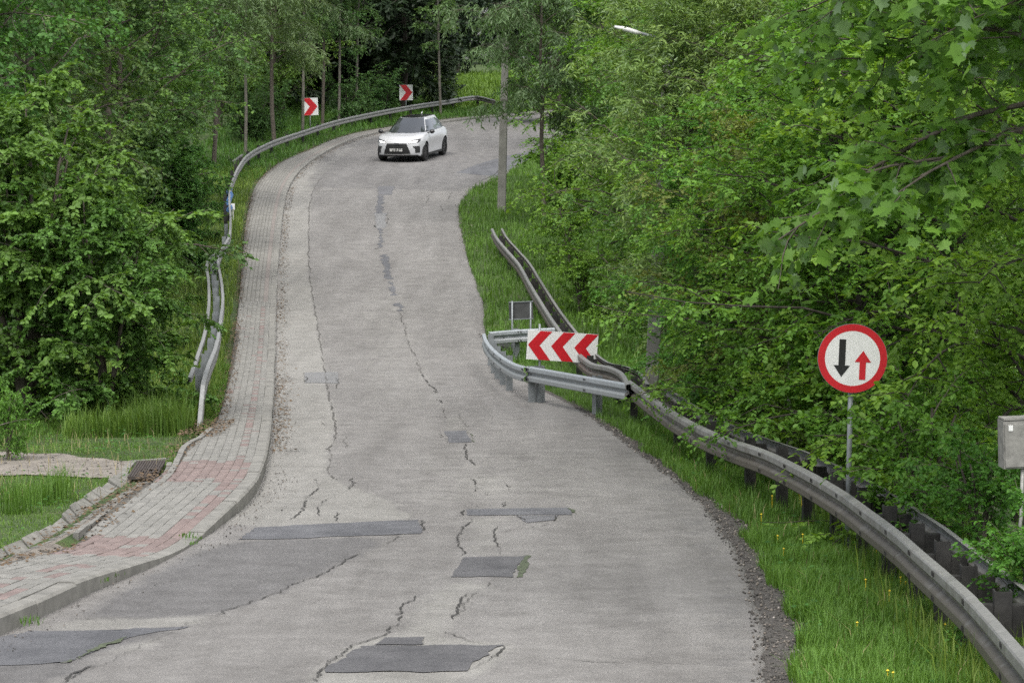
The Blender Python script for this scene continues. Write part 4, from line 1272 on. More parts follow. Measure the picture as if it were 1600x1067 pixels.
CL = 4.89
def cW(u): return 0.955 - 0.13*np.maximum(0, 1-u/0.9)**2 - 0.10*np.maximum(0, (u-4.0)/.89)**2
def cF(z): return np.interp(z, [0.2, 0.3, 0.45, 0.62, 0.8, 0.92, 1.02, 1.16], [0.945, 0.965, 0.965, 0.99, 1.0, 0.985, 0.95, 0.90])
def cTop(u): return np.interp(u, [0, 0.12, 0.35, 0.8, 1.3, 1.6, 3.4, 4.3, 4.7, 4.89], [0.84, 0.90, 0.965, 1.03, 1.075, 1.085, 1.12, 1.12, 1.06, 0.98])
def cBot(u):
    z = np.interp(u, [0, 0.4, 4.4, 4.89], [0.24, 0.21, 0.24, 0.34])
    for uc in (0.98, 3.83):
        d = np.abs(u-uc)
        z = np.where(d < 0.415, np.maximum(z, 0.365 + np.sqrt(np.maximum(0.415**2-d**2, 0))), z)
    return z
def xfront(x, z): return 0.40*(np.abs(x)/0.86)**2.6 + np.interp(z, [0.2, 0.30, 0.5, 0.7, 0.80, 0.88], [0.10, 0.02, 0.0, 0.02, 0.06, 0.13])
def xrear(x, z): return -(0.22*(np.abs(x)/0.86)**3 + np.interp(z, [0.3, 0.55, 0.9, 1.1], [0.10, 0.0, 0.06, 0.14]))
def cdisp(u, x, z): return xfront(x, z)*np.maximum(0, 1-u/1.0)**1.4 + xrear(x, z)*np.maximum(0, 1-(CL-u)/0.8)**1.4

car = empty('car')
tag(car, 'white crossover car with black roof and lit headlights coming round the bend', 'car')
us = np.unique(np.r_[np.linspace(0, 0.4, 9), np.linspace(0.4, 1.5, 34), np.linspace(1.5, 3.3, 20), np.linspace(3.3, 4.4, 34), np.linspace(4.4, CL, 10)])
K = 9
rows = []
for u in us:
    zb, zt = float(cBot(u)), float(cTop(u))
    zs = zt - 0.07
    zz = zb + (zs-zb)*np.linspace(0, 1, K)
    xx = cW(u)*cF(zz)
    flare = 0.0
    for uc in (0.98, 3.83):
        flare = max(flare, 0.03*max(0, 1-abs(u-uc)/0.55))
    xx = xx + flare*np.interp(zz, [0.5, 0.75, 0.95], [1, 0.8, 0])
    # the body side waist between the wheels
    xx = xx - 0.03*np.exp(-((u-2.4)/0.7)**2)*np.exp(-((zz-0.55)/0.16)**2)
    xt = xx[-1]
    xs_ = np.r_[xx, xt*0.965, xt*0.90, xt*0.62, xt*0.32, 0.0]
    zs_ = np.r_[zz, zt-0.028, zt-0.004, zt+0.012, zt+0.018, zt+0.02]
    full_x = np.r_[xs_, -xs_[-2::-1]]; full_z = np.r_[zs_, zs_[-2::-1]]
    y = -CL/2 + u + cdisp(u, full_x, full_z)
    rows.append(np.stack([full_x, y, full_z], 1))
rows = np.array(rows)
nc = rows.shape[1]
bm = bmesh.new()
bv = [[bm.verts.new(p) for p in r] for r in rows]
for i in range(len(us)-1):
    for j in range(nc-1):
        bm.faces.new((bv[i][j], bv[i][j+1], bv[i+1][j+1], bv[i+1][j]))
def cap(ri, xf, u):
    r = rows[ri]; half = nc//2
    prev = None
    for j in range(half):
        x0, z0 = abs(r[j][0]), r[j][2]
        line = [bv[ri][j]]
        for w_ in np.linspace(1, -1, 15)[1:-1]:
            x = x0*w_; line.append(bm.verts.new((x, -CL/2 + u + xf(x, z0), z0)))
        line.append(bv[ri][nc-1-j])
        if prev:
            for k in range(len(line)-1): bm.faces.new((prev[k], prev[k+1], line[k+1], line[k]))
        prev = line
    top = bv[ri][half]
    for k in range(len(prev)-1): bm.faces.new((prev[k], prev[k+1], top))
cap(0, xfront, 0.0); cap(len(us)-1, xrear, CL)
bmesh.ops.recalc_face_normals(bm, faces=bm.faces)
for f in bm.faces: f.smooth = True
me = bpy.data.meshes.new('body'); bm.to_mesh(me); bm.free()
body = link('body', me, M['car_white'], car)
# underside
MB().box((0, 0, 0.34), (1.55, 4.2, 0.2)).build('underbody', M['car_trim'], car)
for sx_ in (-1, 1):
    for uc in (0.98, 3.83): MB().box((sx_*0.62, -CL/2+uc, 0.48), (0.5, 0.84, 0.6)).build('wheel_arch', M['car_trim'], car)

NE = 3.6
def gv(v):
    lv = np.interp(v, [0, 0.5, 1], [1.91, 1.54, 1.07]); cv = np.interp(v, [0, 0.5, 1], [2.95, 3.05, 3.15])
    wv = np.interp(v, [0, 0.3, 1], [0.855, 0.79, 0.565]); zv = np.interp(v, [0, 1], [1.05, 1.60])
    return lv, cv, wv, zv
def g_front(xi, v, off=0.0):
    lv, cv, wv, zv = gv(v)
    return np.array([wv*xi, -CL/2+cv-lv*(1-abs(xi)**NE)**(1/NE)-off, zv+off*0.8])
def g_rear(xi, v, off=0.0):
    lv, cv, wv, zv = gv(v)
    return np.array([wv*xi, -CL/2+cv+lv*(1-abs(xi)**NE)**(1/NE)+off, zv+off*0.8])
def g_side(eta, v, sgn, off=0.0):
    lv, cv, wv, zv = gv(v)
    return np.array([sgn*(wv*(1-abs(eta)**NE)**(1/NE)+off), -CL/2+cv+lv*eta, zv+off*0.4])
def patch(fn, uu, vv, name, mat, par, smooth_=True):
    Pg = np.array([[fn(u_, v_) for u_ in uu] for v_ in vv])
    return link(name, grid_mesh(name, Pg, smooth_), mat, par)
# cabin shell (ring loft) + roof dome
ths = np.linspace(0, 2*np.pi, 97)
def se(th, v):
    lv, cv, wv, zv = gv(v)
    c_, s_ = math.cos(th), math.sin(th)
    return np.array([wv*np.sign(s_)*abs(s_)**(2/NE), -CL/2+cv-lv*np.sign(c_)*abs(c_)**(2/NE), zv])
Pg = np.array([[se(t, v) for t in ths] for v in (-0.05, 0.2, 0.4, 0.6, 0.8, 1.0)])
lv, cv, wv, zv = gv(1.0)
dome = []
for rr in (0.93, 0.8, 0.6, 0.35, 0.0):
    ring_ = np.array([se(t, 1.0) for t in ths]); cen = np.array([0, -CL/2+cv, zv])
    ring_ = cen + (ring_-cen)*rr; ring_[:, 2] = zv + 0.055*(1-rr**2.2) - 0.03*np.maximum(0, (ring_[:, 1]+CL/2-cv)/lv)*1.0*(1-rr)
    dome.append(ring_)
link('cabin', grid_mesh('cabin', np.vstack([Pg, np.array(dome)])), M['car_white'], car)
# black roof panel: the dome again, proud by a few mm and narrower
dome2 = []
for rr in (0.90, 0.8, 0.6, 0.35, 0.0):
    ring_ = np.array([se(t, 1.0) for t in ths]); cen = np.array([0, -CL/2+cv, zv])
    ring_ = cen + (ring_-cen)*np.array([rr*0.95, rr*1.05, 1]); ring_[:, 2] = zv + 0.012 + 0.058*(1-rr**2.2) - 0.03*np.maximum(0, (ring_[:, 1]+CL/2-cv)/lv)*(1-rr)
    dome2.append(ring_)
link('roof_panel', grid_mesh('roof_panel', np.array(dome2)), M['car_black'], car)
xi = np.linspace(-0.89, 0.89, 17)
patch(lambda a, v: g_front(a, v, 0.008), xi, np.linspace(0.04, 1.0, 8), 'windshield', M['car_glass'], car)
patch(lambda a, v: g_rear(a, v, 0.008), np.linspace(-0.85, 0.85, 13), np.linspace(0.15, 0.9, 6), 'rear_window', M['car_glass'], car)
for sg in (-1, 1):
    patch(lambda a, v: g_side(a, v, sg, 0.006), np.linspace(-0.70, -0.16, 8), np.linspace(0.14, 0.86, 5), 'side_window', M['car_glass'], car)
    patch(lambda a, v: g_side(a, v, sg, 0.006), np.linspace(-0.13, 0.42, 8), np.linspace(0.14, 0.88, 5), 'side_window', M['car_glass'], car)
    patch(lambda a, v: g_side(a, v, sg, 0.006), np.linspace(0.45, 0.93, 8), np.linspace(0.14, 0.80, 5), 'quarter_window', M['car_black'], car)
    patch(lambda a, v: g_side(a, v, sg, 0.004), np.linspace(-0.80, 0.60, 12), np.linspace(0.06, 0.13, 2), 'window_trim', M['car_black'], car)
    # mirror
    mir = MB()
    V, F = tube_np(np.array([[sg*0.98, -0.93, 1.10], [sg*1.02, -0.95, 1.10], [sg*1.10, -0.94, 1.115], [sg*1.15, -0.91, 1.12]]), [0.05, 0.085, 0.085, 0.04], 10)
    mir.add(V, [tuple(f) for f in F] + [tuple(range(10)), tuple(range(30, 40))])
    mir.box((sg*0.93, -0.90, 1.07), (0.14, 0.05, 0.04))
    mir.build('mirror', M['car_black'], car, True)
    # sill
    MB().box((sg*0.90, -0.04, 0.235), (0.09, 2.02, 0.08)).build('sill', M['car_trim'], car)
    for uc in (0.98, 3.83):
        wh = empty('wheel', (sg*0.83, -CL/2+uc, 0.365)); wh.parent = car
        pr = [(0.25, -0.11), (0.33, -0.125), (0.362, -0.10), (0.366, 0.0), (0.362, 0.10), (0.33, 0.125), (0.25, 0.11)]
        th = np.linspace(0, 2*np.pi, 33)
        Pt = np.array([[[a_, r_*math.cos(t), r_*math.sin(t)] for r_, a_ in pr] for t in th])
        link('tyre', grid_mesh('tyre', Pt), M['tyre'], wh)
        mb = MB()
        for k in range(10):
            t = 2*np.pi*k/10
            Rx = Matrix.Rotation(t, 3, 'X')
            mb.box(Rx @ Vector((sg*0.085, 0, 0.14)), (0.03, 0.045, 0.24), Rx)
        V = [[sg*0.10, 0.06*math.cos(t), 0.06*math.sin(t)] for t in th[:-1]] + [[sg*0.04, 0.07*math.cos(t), 0.07*math.sin(t)] for t in th[:-1]]
        mb.add(V, [tuple(range(32))] + [(i, (i+1) % 32, (i+1) % 32+32, i+32) for i in range(32)])
        V = [[sg*0.03, 0.26*math.cos(t), 0.26*math.sin(t)] for t in th[:-1]]
        mb.add(V, [tuple(range(32))])
        mb.build('rim', M['rim'], wh)


def front_patch(left, right, name, mat, par, off=0.010, nx=9, n=6):
    """left/right: chains of (x, z) from top to bottom on the car's nose"""
    L_, R_ = resample(np.array(left, float), n=n), resample(np.array(right, float), n=n)
    w_ = np.linspace(0, 1, nx)
    Q = L_[:, None]*(1-w_)[None, :, None] + R_[:, None]*w_[None, :, None]
    Pf = np.stack([Q[..., 0], -CL/2 + xfront(Q[..., 0], Q[..., 1]) - off, Q[..., 1]], -1)
    return link(name, grid_mesh(name, Pf), mat, par)


gr_ = front_patch([(-0.40, 0.74), (-0.43, 0.66), (-0.52, 0.42), (-0.54, 0.33)], [(0.40, 0.74), (0.43, 0.66), (0.52, 0.42), (0.54, 0.33)], 'grille', M['car_trim'], car, 0.012, 13, 9)
for k in range(5):
    z = 0.40 + k*0.065
    wx = np.interp(z, [0.33, 0.74], [0.52, 0.39])
    front_patch([(-wx, z+0.012), (-wx, z-0.006)], [(wx, z+0.012), (wx, z-0.006)], 'grille_bar', M['car_black'], gr_, 0.02, 13, 2)
em = front_patch([(-0.10, 0.755), (-0.115, 0.71), (-0.09, 0.665)], [(0.10, 0.755), (0.115, 0.71), (0.09, 0.665)], 'emblem', M['car_black'], car, 0.03, 7, 5)
front_patch([(-0.065, 0.735), (-0.07, 0.71), (-0.055, 0.685)], [(0.02, 0.735), (-0.035, 0.71), (0.02, 0.685)], 'emblem_mark', M['rim'], em, 0.034, 4, 4)
pl = MB().box((0, -CL/2-0.028, 0.49), (0.52, 0.012, 0.115)).build('number_plate', M['plate'], car)
for sg in (-1, 1):
    hl = front_patch([(sg*0.47, 0.825), (sg*0.45, 0.775), (sg*0.48, 0.725)], [(sg*0.86, 0.90), (sg*0.87, 0.83), (sg*0.82, 0.755)], 'headlight', M['car_black'], car, 0.012, 9, 5)
    front_patch([(sg*0.48, 0.795), (sg*0.49, 0.745)], [(sg*0.78, 0.835), (sg*0.74, 0.765)], 'lamp_lens', M['lamp_lit'], hl, 0.02, 7, 3)
    front_patch([(sg*0.62, 0.62), (sg*0.71, 0.50), (sg*0.70, 0.36)], [(sg*0.85, 0.62), (sg*0.865, 0.50), (sg*0.86, 0.36)], 'air_vent', M['car_trim'], car, 0.012, 6, 5)
front_patch([(-0.80, 0.275), (-0.80, 0.235)], [(0.80, 0.275), (0.80, 0.235)], 'splitter', M['car_trim'], car, 0.015, 17, 3)
front_patch([(-0.56, 0.315), (-0.56, 0.285)], [(0.56, 0.315), (0.56, 0.285)], 'bumper_trim', M['chrome'], car, 0.018, 13, 2)
MB().tube([(0, 1.35, 1.66), (0, 1.50, 1.745)], [0.03, 0.012], 8).build('antenna', M['car_white'], car, True)
MB().box((0.02, -0.9, 1.09), (0.75, 0.02, 0.02), Matrix.Rotation(0.04, 3, 'Y')).build('wiper', M['car_trim'], car)
wfl = G(663, 252); wrl = G(694, 243)
yaw = math.atan2((wrl-wfl)[0], (wrl-wfl)[1])
yaw = R(13.5)
slope = (h(wfl[1]+3)-h(wfl[1]))/3
q_ = Matrix.Rotation(-yaw, 4, 'Z') @ Matrix.Rotation(math.atan(slope*math.cos(yaw)), 4, 'X')
# front left contact patch (car's own left = +x local when the nose looks along -y)
CS = 1.06
lc = q_ @ (Vector((0.86, -CL/2+0.98, 0))*CS)
car.location = Vector(wfl) - lc
car.location.z = float(h(car.location.y)) + 0.012
car.rotation_euler = q_.to_euler()
car.scale = (CS, CS, CS)

# ------------------------------------------------------------------ vegetation: generator
LEAF = {
    'rhomb': (np.array([[0, 0, 0], [.45, .36, .07], [1, 0, -.07], [.45, -.36, .07]]), np.array([[0, 2, 1], [0, 3, 2]])),
    'hex': (np.array([[0, 0, 0], [.22, .27, .05], [.62, .30, .04], [1, 0, -.12], [.62, -.30, .04], [.22, -.27, .05]]), np.array([[0, 2, 1], [0, 3, 2], [0, 4, 3], [0, 5, 4]])),
    'narrow': (np.array([[0, 0, 0], [.4, .125, .03], [1, 0, -.14], [.4, -.125, .03]]), np.array([[0, 2, 1], [0, 3, 2]])),
    'needle': (np.array([[0, 0, 0], [.5, .22, -.03], [1, 0, -.06], [.5, -.22, -.03]]), np.array([[0, 2, 1], [0, 3, 2]])),
}
_mo = [(0, 0), (-.06, .30), (.10, .26), (.06, .52), (.30, .36), (.36, .55), (.56, .40), (.62, .16), (1.0, 0.0), (.62, -.16), (.56, -.40), (.36, -.55), (.30, -.36), (.06, -.52), (.10, -.26), (-.06, -.30)]
_mv = np.array([[.30, 0, 0]] + [[x, y, -0.22*y*y - 0.10*x*x] for x, y in _mo])
LEAF['maple'] = (_mv, np.array([[0, 1 + (i+1) % 16, 1 + i] for i in range(16)]))


def unit(v): return v / np.maximum(np.linalg.norm(v, axis=-1, keepdims=True), 1e-9)


def leaves_mesh(name, pos, dr, nrm, size, tint, kind):
    T, F = LEAF[kind]
    u = unit(dr); w = unit(nrm - (nrm*u).sum(1, keepdims=True)*u); v = np.cross(w, u)
    V = pos[:, None] + size[:, None, None]*(T[None, :, :1]*u[:, None] + T[None, :, 1:2]*v[:, None] + T[None, :, 2:3]*w[:, None])
    k = len(T)
    FF = (F[None] + (np.arange(len(pos))*k)[:, None, None]).reshape(-1, 3)
    return mesh_tris(name, V.reshape(-1, 3), FF, tint=np.repeat(tint, k))


def gen_tree(seed, H, trunk_r, base, spread, n_limb, leaf, lsize, n_leaf, mat, bark, elev=(10, 45), droop=0.15, stems=1, profile='round',
             n_sec=9, n_tw=6, tw_len=0.35, up=0.8, sag=0.3, irregular=0.35, twigs=True, wander=0.06, only=None):
    """returns (trunk mesh, crown mesh); a trunk with limbs, branches and twigs, leaves set along the twigs"""
    rg = np.random.default_rng(seed)
    tubes = []
    twp, twd, twl = [], [], []
    per = max(1, n_limb // stems)
    for st_ in range(stems):
        az0 = rg.uniform(0, 2*np.pi)
        lean = np.array([math.cos(az0), math.sin(az0)]) * (0.0 if stems == 1 else spread*rg.uniform(0.15, 0.55))
        Hs = H*(1 if stems == 1 else rg.uniform(0.7, 1.0))
        zt = np.linspace(0, 1, 9)
        tr = np.stack([lean[0]*zt**1.3, lean[1]*zt**1.3, zt*Hs], 1)
        tr[1:, :2] += np.cumsum(rg.normal(0, wander, (8, 2)), 0)*H/9
        tubes.append((np.vstack([[tr[0]-[0, 0, 0.4]], tr]), np.r_[trunk_r*1.25, trunk_r*(1-zt)**0.8+0.012], 7))
        for i in range(per):
            u = base + (0.985-base)*((i+rg.uniform(0, 1))/per)
            p0 = np.array([np.interp(u, zt, tr[:, k]) for k in range(3)])
            az = i*2.39996 + rg.normal(0, 0.35) + st_*1.1
            x = (u-base)/(1-base)
            if profile == 'round': pr_ = math.sqrt(max(0.03, 1-((x-0.38)/0.66)**2))
            elif profile == 'cone': pr_ = 0.12 + 0.88*(1-x)
            elif profile == 'column': pr_ = 0.75 + 0.25*math.sin(x*3.1) if x < 0.8 else 1.0-(x-0.8)*3.2
            else: pr_ = 1.0
            L = max(0.25, spread*pr_*(1+rg.normal(0, irregular)*0.8))
            el = R(rg.uniform(*elev)) + x*0.35
            d = np.array([math.cos(az)*math.cos(el), math.sin(az)*math.cos(el), math.sin(el)])
            m_ = 7
            pts = [p0]; dd = d.copy()
            for k in range(m_-1):
                dd = unit(dd + rg.normal(0, 0.13, 3) + np.array([0, 0, -droop*(k/m_)]))
                pts.append(pts[-1] + dd*L/(m_-1))
            pts = np.array(pts)
            r0 = max(0.010, trunk_r*0.27*(1-u)**0.5 + 0.006)
            tubes.append((pts, r0*np.linspace(1, 0.22, m_), 5))
            for j in range(n_sec):
                vpos = 0.18 + 0.82*(j+rg.uniform(0, 1))/n_sec
                b0 = np.array([np.interp(vpos, np.linspace(0, 1, m_), pts[:, k]) for k in range(3)])
                ld = unit(pts[min(m_-1, int(vpos*(m_-1))+1)] - pts[int(vpos*(m_-1.01))])
                sd_ = np.cross(ld, [0, 0, 1]); sd_ = unit(sd_)*(1 if j % 2 else -1)
                bd = unit(ld*0.7 + sd_*rg.uniform(0.5, 1.1) + np.array([0, 0, rg.normal(0.05, 0.35)]))
                bl = max(0.22, L*0.42*(1-0.55*vpos)*rg.uniform(0.6, 1.3))
                bq_ = [b0]; dd = bd
                for k in range(4):
                    dd = unit(dd + rg.normal(0, 0.18, 3) + np.array([0, 0, -droop*0.8*k/4])); bq_.append(bq_[-1] + dd*bl/4)
                bq_ = np.array(bq_)
                if twigs: tubes.append((bq_, np.linspace(max(0.005, r0*0.35), 0.003, 5), 3))
                for k in range(n_tw):
                    f = (k+rg.uniform(0, 1))/n_tw
                    q = np.array([np.interp(f, np.linspace(0, 1, 5), bq_[:, c]) for c in range(3)])
                    bdir = unit(bq_[min(4, int(f*4)+1)] - bq_[int(f*3.99)])
                    td = unit(bdir*0.6 + rg.normal(0, 0.55, 3)*np.array([1, 1, 0.6]) + np.array([0, 0, -sag]))
                    twp.append(q); twd.append(td); twl.append(tw_len*rg.uniform(0.5, 1.3))
    twp, twd, twl = np.array(twp), np.array(twd), np.array(twl)
    nt_ = len(twp)
    per_t = max(2, int(round(n_leaf/nt_)))
    f = (np.arange(per_t)[None] + rg.random((nt_, per_t)))/per_t
    curve = np.stack([0*f, 0*f, -0.25*f*f*twl[:, None]*(0.5+sag)], -1)
    pos = twp[:, None] + twd[:, None]*(f*twl[:, None])[..., None] + curve
    side = unit(np.cross(twd, [0, 0, 1.0]))
    sgn = np.where(np.arange(per_t) % 2, 1, -1)[None, :, None]
    dr = twd[:, None]*0.6 + side[:, None]*sgn*0.8 + rg.normal(0, 0.35, (nt_, per_t, 3)) + np.array([0, 0, -sag*0.6])
    nrm = np.array([0, 0, up]) + twd[:, None]*0.25 + rg.normal(0, 0.42, (nt_, per_t, 3))
    base_t = np.clip(rg.normal(0.5, 0.17, (nt_, 1)), 0, 1)
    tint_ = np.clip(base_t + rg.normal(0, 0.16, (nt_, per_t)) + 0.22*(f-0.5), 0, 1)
    size = lsize*rg.uniform(0.55, 1.2, (nt_, per_t))
    pos, dr, nrm, tint_, size = pos.reshape(-1, 3), dr.reshape(-1, 3), nrm.reshape(-1, 3), tint_.ravel(), size.ravel()
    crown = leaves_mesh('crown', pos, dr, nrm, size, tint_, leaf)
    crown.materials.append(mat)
    VV, FF, o = [], [], 0
    for pts, rad_, n_ in tubes:
        V_, F_ = tube_np(np.asarray(pts), rad_, n_); VV.append(V_); FF.append(F_+o); o += len(V_)
    trunk = mesh_tris('trunk', np.vstack(VV), np.vstack(FF), smooth_shade=True)
    trunk.materials.append(bark)
    return trunk, crown


def place(proto, name, X, Y, rot, scale, label, cat='tree', group=None, dz=0.0, tilt=(0, 0), z=None):
    gz = float(tz(X, Y)) if z is None else z
    sc = scale if isinstance(scale, tuple) else (scale, scale, scale)
    r = empty(name, (X, Y, gz+dz), (tilt[0], tilt[1], rot), sc); tag(r, label, cat, group)
    t, c = proto
    link('trunk' if cat == 'tree' else 'stem', t, None, r); link('crown' if cat == 'tree' else 'foliage', c, None, r)
    return r


def PX(x, Y): return (x - IW/2)/FPX*Y


P_HAZEL = gen_tree(1, 4.6, 0.05, 0.03, 1.9, 44, 'hex', 0.085, 52000, M['leaf_hazel'], M['bark_mid'], elev=(-8, 45), droop=0.12, stems=6, n_sec=9, n_tw=6, tw_len=0.32, sag=0.25)
P_BROAD = gen_tree(2, 11, 0.15, 0.05, 3.1, 54, 'rhomb', 0.13, 34000, M['leaf_broad'], M['bark_mid'], elev=(0, 45), n_sec=10, n_tw=7, tw_len=0.45)
P_BROAD2 = gen_tree(12, 10, 0.14, 0.04, 2.8, 54, 'rhomb', 0.12, 34000, M['leaf_hazel'], M['bark_mid'], elev=(0, 40), n_sec=10, n_tw=7, tw_len=0.45)
P_HORN = gen_tree(3, 10, 0.13, 0.03, 2.9, 60, 'rhomb', 0.125, 34000, M['leaf_horn'], M['bark_mid'], elev=(-5, 22), droop=0.22, n_sec=10, n_tw=6, tw_len=0.42, up=1.3, sag=0.12)
P_WILLOW = gen_tree(4, 9, 0.12, 0.03, 2.7, 58, 'narrow', 0.145, 52000, M['leaf_willow'], M['bark_mid'], elev=(10, 50), droop=0.2, n_sec=10, n_tw=8, tw_len=0.45, sag=0.35, up=0.5)
P_WILLOW2 = gen_tree(24, 9, 0.10, 0.27, 2.4, 50, 'narrow', 0.15, 34000, M['leaf_willow'], M['bark_mid'], elev=(-5, 45), droop=0.1, n_sec=9, n_tw=7, tw_len=0.42, sag=0.2, up=0.5, irregular=0.2)
P_TALLW = gen_tree(5, 13, 0.09, 0.31, 3.0, 46, 'narrow', 0.24, 26000, M['leaf_pale'], M['bark_mid'], elev=(5, 40), droop=0.35, n_sec=9, n_tw=6, tw_len=0.6, sag=0.7, up=0.5)
P_SPRUCE = gen_tree(6, 16, 0.11, 0.10, 2.3, 84, 'needle', 0.34, 20000, M['leaf_dark'], M['bark_dark'], elev=(-22, 5), droop=0.1, profile='cone', n_sec=8, n_tw=4, tw_len=0.35, up=1.0, sag=0.3, twigs=False)
P_ASPEN = gen_tree(7, 14, 0.075, 0.26, 1.6, 42, 'rhomb', 0.15, 9000, M['leaf_broad'], M['bark_pale'], elev=(15, 55), n_sec=7, n_tw=4, tw_len=0.4, wander=0.035)
P_OLIVE = gen_tree(8, 5.2, 0.04, 0.1, 1.5, 46, 'rhomb', 0.055, 30000, M['leaf_olive'], M['bark_dark'], elev=(5, 50), stems=4, n_sec=10, n_tw=7, tw_len=0.26, sag=0.2)
P_HORN2 = gen_tree(9, 6.5, 0.08, 0.02, 2.3, 70, 'hex', 0.072, 54000, M['leaf_horn'], M['bark_dark'], elev=(-12, 25), droop=0.2, n_sec=10, n_tw=7, tw_len=0.3, up=1.3, sag=0.15)
P_MAPLE = gen_tree(10, 7.6, 0.11, 0.46, 2.3, 50, 'maple', 0.112, 19000, M['leaf_maple'], M['bark_mid'], elev=(-10, 16), droop=0.12, n_sec=9, n_tw=5, tw_len=0.34, sag=0.4, up=0.9, irregular=0.14)
P_SHRUB = gen_tree(11, 1.7, 0.02, 0.02, 0.9, 26, 'hex', 0.07, 6000, M['leaf_horn'], M['bark_mid'], elev=(0, 60), stems=5, n_sec=6, n_tw=5, tw_len=0.2)
P_DUSK = gen_tree(13, 2.6, 0.03, 0.02, 1.4, 30, 'rhomb', 0.12, 6000, M['leaf_broad'], M['bark_dark'], elev=(0, 60), stems=5, n_sec=6, n_tw=5, tw_len=0.3)

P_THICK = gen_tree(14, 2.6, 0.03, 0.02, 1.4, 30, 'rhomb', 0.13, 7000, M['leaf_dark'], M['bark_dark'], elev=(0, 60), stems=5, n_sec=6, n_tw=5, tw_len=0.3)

# ---- left side
place(P_HAZEL, 'hazel_bush', PX(40, 37.5), 37.5, 0.4, (1.05, 1.05, 1.04), 'large dense green bush at the left margin above the grass', 'bush')
place(P_HAZEL, 'hazel_bush', PX(165, 36.8), 36.8, 2.3, (0.72, 0.72, 0.72), 'smaller rounded bush joined to the right of the large left bush', 'bush')
place(P_HAZEL, 'hazel_bush', PX(-110, 38.5), 38.5, 4.0, (1.1, 1.1, 1.1), 'bush mostly cut off by the left margin beside the large bush', 'bush')
for i, (x, Y, pr, sc, lab) in enumerate([
        (-60, 50, P_BROAD2, 1.0, 'leafy tree at the left margin behind the large bush'),
        (60, 58, P_BROAD, 1.0, 'tall tree filling the upper left corner behind the bush'),
        (165, 64, P_BROAD, 0.95, 'dense tree in the left mass, second from the upper left corner'),
        (185, 73, P_BROAD2, 0.95, 'dense tree in the left mass nearest the guardrail kink'),
        (225, 86, P_BROAD, 1.0, 'tree behind the left mass next to the dark trunks'),
        (-20, 72, P_BROAD, 1.15, 'tall tree deep in the left wood behind the corner trees'),
        (110, 84, P_BROAD2, 1.2, 'tall tree deep in the left wood between two nearer crowns'),
        (200, 98, P_BROAD, 1.2, 'tall tree at the back of the left wood')]):
    place(pr, 'broadleaf_tree', PX(x, Y), Y, i*1.7, sc, lab, 'tree', 'broadleaf trees left of the road')
for i, (x, Y, sc, lab) in enumerate([
        (215, 52, 0.5, 'low round bush right of the large left bush on the bank'), (235, 60, 0.55, 'leafy bush on the left bank below the dense trees'),
        (262, 68, 0.6, 'leafy bush hugging the left guardrail at its kink'), (284, 76, 0.55, 'leafy bush by the left guardrail below the blue ribbon'),
        (300, 85, 0.5, 'small bush beside the blue ribbon on the guardrail'), (240, 68, 0.8, 'taller bush in the left thicket behind the guardrail kink')]):
    place(P_HAZEL, 'hazel_bush', PX(x, Y), Y, i*2.1+0.5, sc, lab, 'bush', 'bushes along the left guardrail')
place(P_TALLW, 'willow_tree', PX(430, 113), 113, 0.5, 1.0, 'pale willow hanging over the left chevron sign', 'tree', 'willows round the bend')
place(P_BROAD, 'broadleaf_tree', PX(345, 122), 122, 1.2, 0.95, 'leafy tree at the dark edge where the left wood meets the bend', 'tree', 'broadleaf trees left of the road')
place(P_BROAD2, 'broadleaf_tree', PX(430, 132), 132, 3.9, 1.0, 'leafy tree behind the left chevron sign', 'tree', 'broadleaf trees left of the road')
place(P_TALLW, 'willow_tree', PX(335, 103), 103, 2.5, 1.0, 'pale willow with slanting limb at the top left of the bend', 'tree', 'willows round the bend')
place(P_TALLW, 'willow_tree', PX(505, 124), 124, 4.1, (0.85, 0.85, 1.05), 'pale willow hanging between the two single chevron signs', 'tree', 'willows round the bend')
place(P_TALLW, 'willow_tree', PX(850, 82), 82, 1.1, (0.82, 0.82, 0.84), 'grey-green willow leaning over the tall concrete pole', 'tree', 'willows round the bend')
k = 0
for Y, xs_ in ((138, range(330, 700, 58)), (150, range(300, 700, 52)), (164, range(290, 705, 52)), (182, range(280, 705, 60)), (215, range(640, 960, 45)), (245, range(250, 1000, 60))):
    for x in xs_:
        x += crk.uniform(-16, 16)
        place(P_SPRUCE, 'spruce_tree', PX(x, Y), Y + crk.uniform(-4, 4), crk.uniform(0, 6), crk.uniform(0.9, 1.2), 'dark spruce in the wood behind the far guardrail', 'tree', 'dark spruces behind the bend')
for x, Y, lab in [(474, 119, 'thin pale trunk right beside the left chevron sign'), (530, 124, 'thin leaning trunk between the chevron signs, left one'),
                  (556, 127, 'thin pale trunk between the chevron signs, right one'), (689, 132, 'slim white trunk right of the chevron sign above the car'),
                  (385, 110, 'thin pale trunk at the dark edge left of the bend')]:
    place(P_ASPEN, 'young_tree', PX(x, Y), Y, crk.uniform(0, 6), (0.85, 0.85, 1.0), lab, 'tree', 'slim young trees behind the far guardrail', tilt=(0, crk.uniform(-0.02, 0.09)))
for i in range(16):
    x = 372 + i*23 + crk.uniform(-8, 8)
    Y = 110 + i*1.75 + crk.uniform(0, 4)
    if x > 700 or abs(x-484) < 40 or abs(x-634) < 34: continue
    place(P_DUSK, 'undergrowth_bush', PX(x, Y), Y + 2.5, crk.uniform(0, 6), crk.uniform(0.5, 0.95), 'low dark bush of the undergrowth behind the far guardrail', 'bush', 'undergrowth behind the far guardrail')

